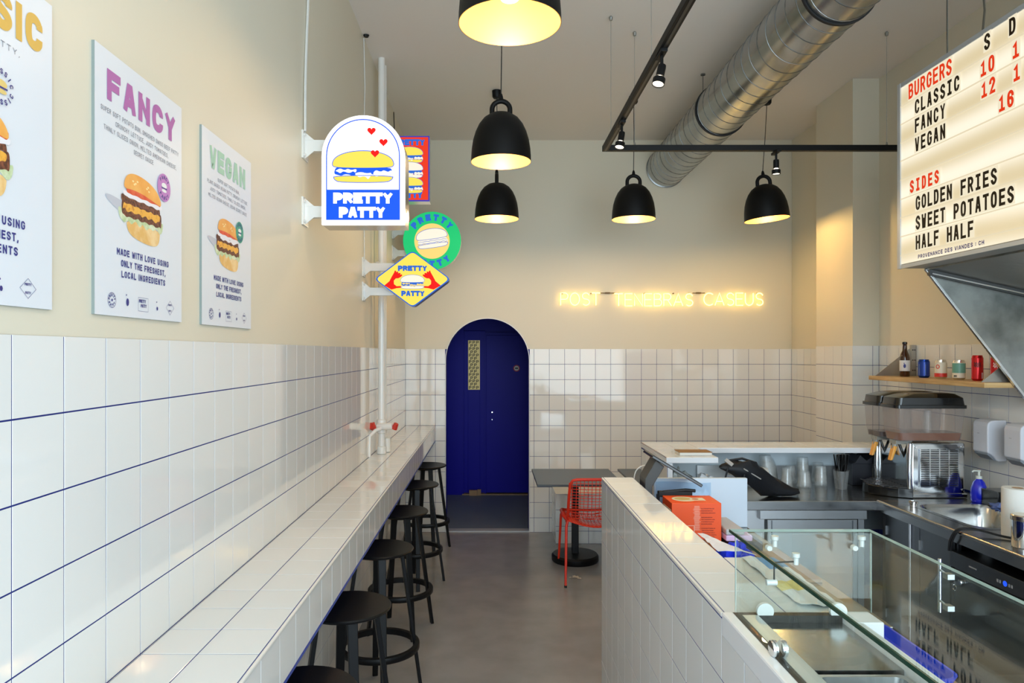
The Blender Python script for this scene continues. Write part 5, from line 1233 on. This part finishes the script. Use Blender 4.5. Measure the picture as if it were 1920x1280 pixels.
m = MB(); m.box(2.33, 2.46, 4.54, 4.72, WZ+0.001, 1.04); m.prism([(2.32, 4.53, 1.04), (2.47, 4.53, 1.04), (2.48, 4.53, 1.10), (2.42, 4.53, 1.06), (2.38, 4.53, 1.095), (2.35, 4.53, 1.05)], (0, 0.18, 0))
tag(m.build('black_carton', mat('black carton', c(18, 20, 30), 0.5), bevel=0.002), 'open black carton behind the taps of the drink dispenser', 'carton')

# ---- clear cups
def cup_stack(x, y, n_, r, lab, step=0.010, lean=(0, 0), base_h=0.085, lying=None):
    t = thing('cup_stack', lab, 'cups', (x, y, WZ), 'stacks of clear plastic cups on the steel counter')
    prof0 = [(r*0.80, 0), (r, base_h)]
    for i in range(n_):
        m = MB(); z = i*step+0.001
        m.lathe([(r*0.99, z), (r*1.03, z+0.003), (r*0.995, z+0.006), (r*0.80, z+base_h)], n=18, caps=False)
        if i == n_-1: m.lathe([(r*0.80, z+base_h), (0.0, z+base_h)], n=18, caps=False)
        sh = Matrix.Translation((x+lean[0]*(i/n_)**2, y+lean[1]*(i/n_)**2, WZ))
        m.xform(sh @ Matrix.Rotation(lean[0]*2.2*(i/n_), 4, 'Y')); m.build('cup', M_CUP, t, smooth=True)
cup_stack(1.855, 4.66, 9, 0.045, 'tall bent stack of clear cups, the leftmost of the tall ones', 0.0115, (-0.035, 0))
cup_stack(1.893, 4.50, 5, 0.034, 'short clear cup stack in front of the tall bent one', 0.008)
cup_stack(1.965, 4.62, 4, 0.036, 'short clear cup stack between the two tall stacks', 0.010)
cup_stack(1.995, 4.48, 4, 0.040, 'short clear cup stack with a bright highlight, in front of the straight tall one', 0.008, base_h=0.075)
cup_stack(2.055, 4.64, 8, 0.041, 'tall straight stack of clear cups in the middle', 0.0115)
cup_stack(2.185, 4.70, 2, 0.040, 'low pair of clear cups right of the tall straight stack', 0.010, base_h=0.11)
cup_stack(2.130, 4.54, 6, 0.038, 'clear cup stack right next to the black straws', 0.009, base_h=0.08)
t = thing('straw_holder', 'clear cup holding black straws on the steel counter', 'cup', (2.200, 4.42, WZ))
m = MB(); m.lathe([(0.0,0.001),(0.034,0.001),(0.046,0.115),(0.048,0.117)], 2.200, 4.42, WZ, 24, caps=False); m.build('cup', M_CUP, t, smooth=True)
sm_ = MB(); sm_.tube([(0,0,0),(0,0,0.215)], 0.0042, 6)
s0 = None
for i in range(26):
    a = random.uniform(0, 2*PI); q = random.uniform(0.2, 1)**0.5
    lx = random.uniform(0.03, 0.19) if i > 6 else random.uniform(-0.17, -0.03)
    o = sm_.build('drinking_straw', M_BLKPL) if s0 is None else s0.copy()
    if s0 is None: s0 = o
    else: COL.objects.link(o)
    o.location = (2.200+0.018*q*math.cos(a), 4.42+0.018*q*math.sin(a), WZ+0.004)
    o.rotation_euler = (random.uniform(-0.06, 0.06), lx, 0)
    if i in (7, 8, 9): o.scale.z = 0.7
    tag(o, 'black straw standing in the clear cup on the steel counter', 'straw', 'black straws in the clear cup')
# white paper roll lying, black bag, plastic film
m = MB(); m.lathe([(0.0,0),(0.040,0),(0.050,0.24),(0.0,0.24)], n=24, axis='x'); m.xform(Matrix.Translation((1.56, 4.60, WZ+0.098)) @ Matrix.Rotation(0.18, 4, 'Y'))
tag(m.build('paper_cup_sleeve', mat('white paper cups', c(226, 222, 212), 0.6), smooth=True), 'lying stack of white paper cups beside the tall clear cups', 'cups')
t = thing('shoulder_bag', 'black bag with straps slumped over the steel counter below the pass', 'bag', (1.5, 4.2, 1.0))
M_BAG = mat('black nylon', c(14, 17, 24), 0.6, bump=(120, 0.3))
m = MB(); L1 = []
for (x, z, w_, h_, y) in ((1.325, 1.10, 0.02, 0.012, 4.06), (1.40, 1.095, 0.05, 0.035, 4.06), (1.47, 1.075, 0.06, 0.05, 4.07), (1.55, 1.03, 0.07, 0.06, 4.12), (1.62, 0.975, 0.07, 0.062, 4.16), (1.70, 0.94, 0.06, 0.038, 4.2), (1.79, 0.93, 0.05, 0.026, 4.2), (1.83, 0.925, 0.02, 0.015, 4.2)):
    L1.append([(x+h_*0.5*math.sin(2*PI*k_/14)+0.03*mnoise.noise(Vector((x*12, k_*0.7, 1))), y+w_*math.cos(2*PI*k_/14), z+h_*math.sin(2*PI*k_/14)*(1+0.8*mnoise.noise(Vector((x*18, k_*0.9, 3))))) for k_ in range(14)])
loft(m, L1); m.build('bag_body', M_BAG, t, smooth=True)
m = MB(); m.tube([(1.36, 4.03, 1.10), (1.34, 4.02, 1.04), (1.38, 4.02, 1.00), (1.44, 4.02, 1.015), (1.45, 4.02, 1.06)], 0.006, 8); m.tube([(1.38, 4.08, 1.13), (1.45, 4.06, 1.145), (1.53, 4.06, 1.12), (1.55, 4.06, 1.08)], 0.007, 8); m.build('strap', M_BAG, t, smooth=True)
m = MB(); m.tube([(1.44, 4.005, 1.095), (1.55, 4.04, 1.03)], 0.0035, 6); m.tube([(1.35, 4.05, 1.14), (1.385, 4.03, 1.11)], 0.012, 6); m.build('zip', mat('pale zip', c(180, 176, 170), 0.5), t)
m = MB(); blob(m, (1.135, 4.25, 0.99), 0.06, 0.10, 0.055, 0.35, 3.2, seed=4); tag(m.build('plastic_bag', mat('grey plastic film', c(168, 172, 168), 0.3, alpha=1), smooth=True), 'crumpled grey plastic bag on the shelf under the pass counter', 'bag')
m = MB(); blob(m, (1.285, 4.24, 0.975), 0.055, 0.09, 0.04, 0.4, 4.2, seed=9); m.tube([(1.23, 4.15, 1.03), (1.30, 4.15, 0.985)], 0.022, 10)
tag(m.build('plastic_bag', mat('clear crinkled film', c(206, 214, 222), 0.2, bump=(60, 0.8)), smooth=True), 'clear crinkled plastic bag beside the black bag under the pass counter', 'bag')
m = MB(); m.box(1.125, 1.315, 4.185, 4.30, PT+0.001, PT+0.018); nb = m.build('notebook', mat('cream pages', c(226, 222, 214), 0.7)); tag(nb, 'brown covered notebook lying on the white pass counter', 'notebook')
m = MB(); m.box(1.122, 1.318, 4.182, 4.303, PT+0.018, PT+0.021); m.build('cover', mat('brown leather cover', c(150, 104, 56), 0.6), nb)

# ---- lower worktop behind the service counter, and what stands on it
t = thing('prep_table', 'low steel worktop on the kitchen side of the tiled service counter', 'counter', (0.95, 2.7, 0))
m = MB(); m.box(0.705, 1.26, 2.20, 3.49, WZ-0.04, WZ); m.build('worktop', M_STEELH, t, bevel=0.003)
for x in (0.73, 1.22):
    for y in (2.24, 3.40): m = MB(); m.box(x-0.018, x+0.018, y-0.018, y+0.018, 0, WZ-0.041); m.build('leg', M_STEEL, t)
m = MB(); m.box(0.72, 1.235, 2.23, 3.42, 0.25, 0.27); m.build('lower_shelf', M_STEELD, t)
m = MB(); m.box(0.80, 1.257, 3.445, 3.47, WZ+0.001, 1.141); pnl = m.build('board', mat('pale blue white board', c(206, 218, 230), 0.35), bevel=0.003)
tag(pnl, 'pale blue white board standing behind the orange box', 'board')
m = MB()
N = 14; gr = []
for i in range(N+1):
    for j in range(7):
        x = 0.805+0.27*i/N; z = 0.96+0.165*j/6; gr.append((x, 3.433+0.010*mnoise.noise(Vector((x*22, z*16, 0))), z+0.01*mnoise.noise(Vector((x*9, z*5, 4)))))
m.add(gr, [[i*7+j, (i+1)*7+j, (i+1)*7+j+1, i*7+j+1] for i in range(N) for j in range(6)]); m.build('plastic_film', glass('blue tinted film', (0.74, 0.86, 0.95, 1), 1.4, 0.08, body=0.18, bodycol=(0.7, 0.82, 0.95, 1)), pnl, smooth=True)
# orange carton
t = thing('orange_carton', 'bright orange carton with small print standing behind the service counter', 'box', (0.9, 3.14, WZ))
ox0, ox1, oy0, oy1, oz = 0.787, 1.003, 3.06, 3.225, 1.102
M_ORA = mat('orange carton', c(244, 84, 18), 0.5)
m = MB(); m.box(ox0, ox1, oy0, oy1, WZ+0.001, oz); m.build('carton_body', M_ORA, t, bevel=0.002)
FO = plane((ox0, oy0, WZ), (1,0,0), (0,0,1)); m = MB()
rr = random.Random(5)
for i in range(15):
    y = 0.180-i*0.0095
    if i in (3, 8): continue
    x = 0.128+0.004*(i > 9); w_ = rr.uniform(0.045, 0.062)
    text(m, ''.join(rr.choice('AEINORSTLM') for _ in range(int(w_/0.0035))), FO, x, y-0.004, 0.0042, 0.0009, 0.6, 0.2, 0, 'l', lift=0.0006, width=w_)
m.build('small_print', mat('dark red ink', c(120, 24, 10), 0.5), t)
m = MB()
for i in range(24): 
    z = 0.188-i*0.0045; flat(m, FO, [(0.096+rr.uniform(-.006,.004), z), (0.122+rr.uniform(-.006,.006), z), (0.122, z+0.0016), (0.098, z+0.0016)], 0, 0.0005)
stroke_quads(m, [(0.03,0.104),(0.098,0.104),(0.098,0.06)], 0.0025, FO, 0, 0.0006)
m.build('white_print', mat('pale wear', c(244, 190, 168), 0.6), t)
FT = plane((ox0, oy0, oz), (1,0,0), (0,1,0)); m = MB()
flat(m, FT, ell(0.075, 0.085, 0.052, 0.052), 0, 0.0006); flat(m, FT, [(0.10,0.05),(0.165,0.05),(0.165,0.11),(0.10,0.11)], 0, 0.0008); flat(m, FT, ell(0.07, 0.09, 0.035, 0.03), 1, 0.0010); flat(m, FT, ell(0.125, 0.08, 0.015, 0.012), 2, 0.0012)
m.build('top_print', [mat('print cream', c(240, 226, 190), 0.5), mat('print sand', c(214, 186, 120), 0.5), mat('print rust', c(190, 90, 50), 0.5)], t)
m = MB(); m.box(ox0-0.001, ox0+0.0005, oy0+0.01, oy1-0.02, WZ+0.09, WZ+0.17); m.build('side_label', mat('print cream', c(240,226,190), 0.5), t)
m = MB(); m.tube([(0.775, 3.26, WZ+0.01), (0.775, 3.26, 1.10), (0.80, 3.255, 1.112), (0.90, 3.25, 1.122), (0.945, 3.25, 1.118)], 0.008, 8); m.box(0.775, 0.93, 3.245, 3.275, 1.09, 1.115)
tag(m.build('black_pouch', mat('black pouch', c(20, 20, 22), 0.6), bevel=0.003), 'black pouch just behind the orange carton', 'pouch')
# folded papers and cloth right of the carton
for (nm, lab, cat_, z0, z1, col, x0, x1) in (('laptop', 'flat dark laptop under the pink folder right of the orange carton', 'laptop', WZ+0.001, WZ+0.045, c(26, 32, 46), 1.02, 1.17),
                                  ('folder', 'pink folder on top of the dark laptop', 'folder', WZ+0.046, WZ+0.072, c(220, 186, 224), 1.01, 1.125),
                                  ('folded_towel', 'grey folded towel lying on the pink folder', 'towel', WZ+0.073, WZ+0.098, c(186, 188, 190), 1.01, 1.09)):
    m = MB(); m.box(x0, x1, 3.02, 3.25, z0, z1); tag(m.build(nm, mat(nm+' surface', col, 0.55), bevel=0.006), lab, cat_)
m = MB(); blob(m, (0.92, 2.64, WZ+0.075), 0.06, 0.08, 0.055, 0.45, 3.6, seed=12); tag(m.build('blue_cloth', mat('royal blue cloth', c(20, 50, 214), 0.7, bump=(80, 0.4)), smooth=True), 'crumpled royal blue cloth between the orange carton and the glass case', 'cloth')
m = MB(); blob(m, (0.875, 2.83, WZ+0.05), 0.022, 0.05, 0.045, 0.3, 3.0, seed=3); tag(m.build('brown_packet', mat('brown packet', c(156, 92, 48), 0.5), smooth=True), 'small brown packet beside the blue cloth', 'packet')
m = MB(); gr = []
for i in range(9):
    for j in range(6):
        y = 2.165+0.215*i/8; x = 0.699+(0.03+0.09*(1-i/8))*j/5
        gr.append((x, y, ST+0.002+0.010*abs(mnoise.noise(Vector((x*30, y*22, 2))))+(0.0 if j < 4 else -0.006*(j-3))))
m.add(gr, [[i*6+j, (i+1)*6+j, (i+1)*6+j+1, i*6+j+1] for i in range(8) for j in range(5)])
tag(m.build('paper_sheet', mat('thin white paper', c(222, 220, 224), 0.7), solid=0.001), 'crumpled white paper at the inner edge of the service counter', 'paper')

# ---- till tablet on its stand
t = thing('tablet_stand', 'black tablet on an angled metal stand at the far end of the service counter', 'tablet', (0.82, 3.36, 1.0))
d_ = Vector((0.985-0.748, 0, 1.143-1.284)).normalized(); nn = Vector((-d_.z, 0, d_.x))*-1
p = Vector((0.748, 3.24, 1.284)); L_ = 0.268
m = MB(); m.prism([p, p+d_*L_, p+d_*L_+nn*0.014, p+nn*0.014], (0, 0.19, 0)); m.build('tablet', M_BLKPL, t, bevel=0.003)
m = MB(); q = p-nn*0.001; m.prism([q+d_*0.012, q+d_*(L_-0.012), q+d_*(L_-0.012)-nn*0.0008, q+d_*0.012-nn*0.0008], (0, 0.178, 0)); m.build('screen', mat('dark screen', c(52, 42, 40), 0.08, coat=0.5), t)
m = MB(); M_STD = mat('anthracite plate', c(62, 62, 60), 0.45)
m.prism([(x, 3.27, z) for x, z in ((0.769, 1.258), (0.8075, 1.2265), (0.752, 1.133), (0.752, 1.0), (0.717, 1.0), (0.717, 1.168))], (0, 0.12, 0)); m.build('stand_arm', M_STD, t, bevel=0.003)
m = MB(); m.box(0.703, 0.80, 3.26, 3.41, 0.99, 1.003); m.build('stand_base', M_STD, t)
m = MB(); m.tube(catmull([(0.80, 3.41, 1.19), (0.755, 3.44, 1.205), (0.715, 3.45, 1.18), (0.703, 3.456, 1.13), (0.703, 3.456, 1.08)]), 0.0028, 6); m.build('charging_cable', mat('white cable', c(226, 226, 222), 0.4), t)
m = MB(); m.box(0.702, 0.82, 3.24, 3.43, WZ+0.001, 0.989); tag(m.build('till_drawer', M_STEELD, bevel=0.004), 'small dark till box carrying the tablet stand', 'box')

# ---- glass display case
t = thing('display_case', 'frameless glass display case with white base rails set into the service counter', 'display case', (0.72, 1.1, ST))
GX0, GX1, GY1, GY0, GZ0, GZ1 = 0.576, 0.893, 1.658, 0.42, 1.147, 1.333
m = MB(); m.box(SX-0.001, 0.571, 0.30, 1.660, 1.09, 1.147); m.build('front_rail', mat('white case rail', c(232, 232, 232), 0.3), t, bevel=0.005)
m = MB(); m.box(0.571, 0.8195, 1.640, 1.661, 1.09, 1.1445); m.build('end_rail', mat('dark gasket', c(52, 50, 46), 0.45), t)
m = MB(); m.box(0.820, 0.843, 0.30, 1.590, 1.09, 1.147); m.box(0.820, 0.890, 1.5905, 1.661, 1.09, 1.147); m.build('rear_rail', mat('white case rail', c(232,232,232), 0.3), t, bevel=0.003)
m = MB(); m.box(0.571, 0.5855, 0.30, 1.640, 1.09, 1.145); m.build('gasket', mat('dark gasket', c(52, 50, 46), 0.45), t)
m = MB(); m.box(0.5858, 0.622, 0.30, 1.639, 1.09, 1.1465); m.build('inner_rail', mat('pale inner rail', c(190, 196, 194), 0.3, 0.2), t)
m = MB(); m.box(0.6223, 0.8195, 1.395, 1.639, 1.085, 1.128); m.build('deck', M_STEELH, t)
m = MB(); m.box(0.6223, 0.8195, 0.30, 1.394, 0.98, 0.985); m.build('well_floor', M_STEELH, t)
def gn_pan(y0, y1, nm='food_pan'):
    x0, x1 = 0.630, 0.812; m = MB(); cxp, cyp = (x0+x1)/2, (y0+y1)/2; hxp, hyp = (x1-x0)/2, (y1-y0)/2
    loft(m, [lift2(rrect(cxp, cyp, hxp, hyp, 0.01), 1.118), lift2(rrect(cxp, cyp, hxp, hyp, 0.01), 1.124), lift2(rrect(cxp, cyp, hxp-0.01, hyp-0.01, 0.015), 1.124), lift2(rrect(cxp, cyp, hxp-0.02, hyp-0.02, 0.02), 1.03), lift2(rrect(cxp, cyp, hxp-0.03, hyp-0.03, 0.02), 1.025)], (False, True)); return m.build(nm, M_STEEL, t, smooth=True)
gn_pan(1.09, 1.385); gn_pan(0.78, 1.08); gn_pan(0.47, 0.77)
m = MB(); m.box(0.699, 0.8195, 0.30, 1.66, 0.50, 0.975); m.box(0.8197, 0.842, 0.30, 1.66, 0.50, 1.089); m.build('case_body', M_STEEL, t)
def pane(nm, x0, x1, y0, y1, z0, z1):
    m = MB(); m.box(x0, x1, y0, y1, z0, z1); return m.build(nm, M_GLASS, t)
front = pane('front_pane', GX0, GX0+0.006, GY0, GY1-0.007, GZ0, GZ1)
back = pane('end_pane', GX0, GX1, GY1-0.006, GY1, GZ0, GZ1)
top = pane('top_pane', GX0-0.012, GX1+0.002, GY0, GY1+0.004, GZ1+0.001, GZ1+0.007)
rear = pane('rear_pane', GX1-0.006, GX1, GY0, GY1-0.007, GZ0+0.004, GZ1)
m = MB(); m.box(GX0-0.0135, GX0-0.012, GY0, GY1+0.004, GZ1+0.0005, GZ1+0.0075); m.box(GX0-0.012, GX0-0.001, GY0, GY1-0.01, GZ1-0.0005, GZ1+0.0008); m.build('top_edge', M_GLEDGE, top)
M_PE = mat('polished glass edge', c(196, 214, 206), 0.15)
m = MB(); m.box(GX0-0.012, GX1+0.002, GY1+0.004, GY1+0.0055, GZ1+0.001, GZ1+0.007); m.build('polished_edge', M_PE, top)
m = MB(); m.box(GX1+0.002, GX1+0.003, GY0, GY1+0.004, GZ1+0.001, GZ1+0.0065); m.build('polished_edge', M_PE, top)
m = MB(); m.box(GX0-0.001, GX0, GY1-0.006, GY1, GZ0, GZ1); m.box(GX1, GX1+0.001, GY1-0.006, GY1, GZ0, GZ1); m.build('polished_edge', M_PE, back)
M_CLP = mat('white clamp', c(232, 234, 232), 0.3, 0.1)
for x in (0.641, 0.812):
    m = MB(); m.lathe([(0.0,0),(0.0195,0.0),(0.0195,0.010),(0.0,0.010)], x, GY1-0.017, GZ0+0.006, 28, 'y'); m.box(x-0.012, x+0.012, GY1-0.016, GY1-0.007, GZ0-0.012, GZ0+0.002); m.build('base_clamp', M_CLP, t, smooth=True)
for (x, y) in ((0.657, GY1-0.03), (0.858, GY1-0.03), (0.646, 1.49)):
    m = MB(); m.lathe([(0.0055,-0.024),(0.0055,-0.010),(0.0085,-0.008),(0.0085,0.0)], x, y, GZ1, 14); m.build('top_clamp', M_CLP, t, smooth=True)
for x in (0.650, 0.850):
    m = MB(); m.lathe([(0.0,0.0),(0.006,0.0),(0.007,0.003),(0.007,0.012),(0,0.012)], x, GY1-0.019, GZ1-0.032, 14, 'y'); m.build('pane_bolt', M_CLP, t, smooth=True)
m = MB(); m.tube([(0.646, 1.49, GZ1-0.018), (0.600, 1.49, GZ1-0.020), (0.600, 1.49, GZ1-0.06)], 0.002, 6); m.build('wire_stay', mat('dark wire', c(60, 62, 60), 0.4, 0.6), t)
m = MB(); m.tube([(0.583, 1.49, GZ1-0.062), (0.605, 1.49, GZ1-0.062)], 0.0065, 14); m.build('pane_bolt', M_CLP, t, smooth=True)
m = MB(); m.lathe([(0.0,0),(0.015,0),(0.017,0.004),(0.017,0.010),(0.0,0.012)], GX0+0.006, 1.415, GZ0+0.016, 18, 'x'); m.lathe([(0.0,0),(0.015,0),(0.017,0.004),(0.017,0.010),(0.0,0.012)], GX0-0.013, 1.415, GZ0+0.016, 18, 'x'); m.build('front_clamp', M_CHROME, t, smooth=True)
m = MB(); m.tube([(GX1+0.016, 1.425, 1.232), (GX1+0.016, 1.425, 1.340)], 0.0035, 10); hd = m.build('pull_handle', M_CHROME, t, smooth=True)
for z in (1.256, 1.318): m = MB(); m.box(GX1+0.0005, GX1+0.014, 1.376, 1.392, z-0.005, z+0.005); m.tube([(GX1+0.010, 1.395, z), (GX1+0.016, 1.425, z)], 0.0025, 6); m.build('handle_clamp', M_STEEL, hd)
# side ledge with the blue tray
t = thing('side_ledge', 'steel ledge coloured with a warm reflection on the kitchen side of the display case', 'ledge', (0.95, 1.2, 1.0))
m = MB(); m.box(0.844, 1.022, 0.35, 1.83, 1.020, 1.036); m.build('ledge_top', mat('steel with painted warm reflection', (0.50, 0.40, 0.28, 1), 0.3, 1.0, bump=(8, 0.3), aniso=(6, 1, 6)), t, bevel=0.003)  # brown base colour paints the warm reflection into the steel
for y in (0.5, 1.45): m = MB(); m.prism([(0.844, y, 1.019), (1.0, y, 1.019), (0.844, y, 0.90)], (0, 0.004, 0)); m.build('bracket', M_STEEL, t)
t = thing('serving_tray', 'royal blue plastic tray on the ledge behind the display case', 'tray', (0.94, 1.7, 1.04))
M_TRY = mat('blue tray plastic', c(14, 62, 206), 0.25, coat=0.3)
m = MB(); cxp, cyp, hxp, hyp = 0.935, 1.66, 0.076, 0.165
loft(m, [lift2(rrect(cxp, cyp, hxp-0.012, hyp-0.012, 0.03), 1.0375), lift2(rrect(cxp, cyp, hxp, hyp, 0.04), 1.062), lift2(rrect(cxp, cyp, hxp-0.006, hyp-0.006, 0.04), 1.062), lift2(rrect(cxp, cyp, hxp-0.015, hyp-0.015, 0.03), 1.041)], (True, True)); m.build('tray_body', M_TRY, t, smooth=True)
m = MB(); m.box(0.945, 0.972, 1.53, 1.76, 1.0415, 1.0435); m.build('tray_insert', mat('mauve liner', c(120, 70, 140), 0.5), t)
m = MB(); m.tube([(0.875+0.03*math.sin(PI*i/10), 1.52+0.11*i/10, 1.048) for i in range(11)], 0.004, 6); m.build('rubber_band', mat('pale band', c(196, 210, 170), 0.5), t)

# odds and ends lying behind the glass case
m = MB(); gr = []
for i in range(12):
    for j in range(8):
        y = 1.69+0.40*i/11; x = 0.745+0.095*j/7
        gr.append((x, y, ST+0.004+0.016*abs(mnoise.noise(Vector((x*24, y*14, 7))))))
fs = [[i*8+j, (i+1)*8+j, (i+1)*8+j+1, i*8+j+1] for i in range(11) for j in range(7)]
m.add(gr, fs); m.m = [(1 if ((q // 7) in (3, 4) and q % 7 < 5) else 2 if ((q//7) > 7 and q % 7 > 2) else 0) for q in range(len(fs))]
tag(m.build('food_wrapper', [mat('wrapper white', c(226, 230, 232), 0.4), mat('wrapper yellow', c(228, 214, 130), 0.4), mat('wrapper blue', c(84, 150, 206), 0.4)], solid=0.001), 'crumpled white, yellow and blue wrapper lying behind the end pane of the glass case', 'wrapper')
m = MB(); m.box(1.10, 1.235, 2.62, 3.0, WZ+0.001, WZ+0.012); tag(m.build('cardboard_sheet', mat('brown cardboard', c(168, 136, 104), 0.8)), 'flat brown cardboard sheet on the low steel worktop, seen through the glass case', 'cardboard')
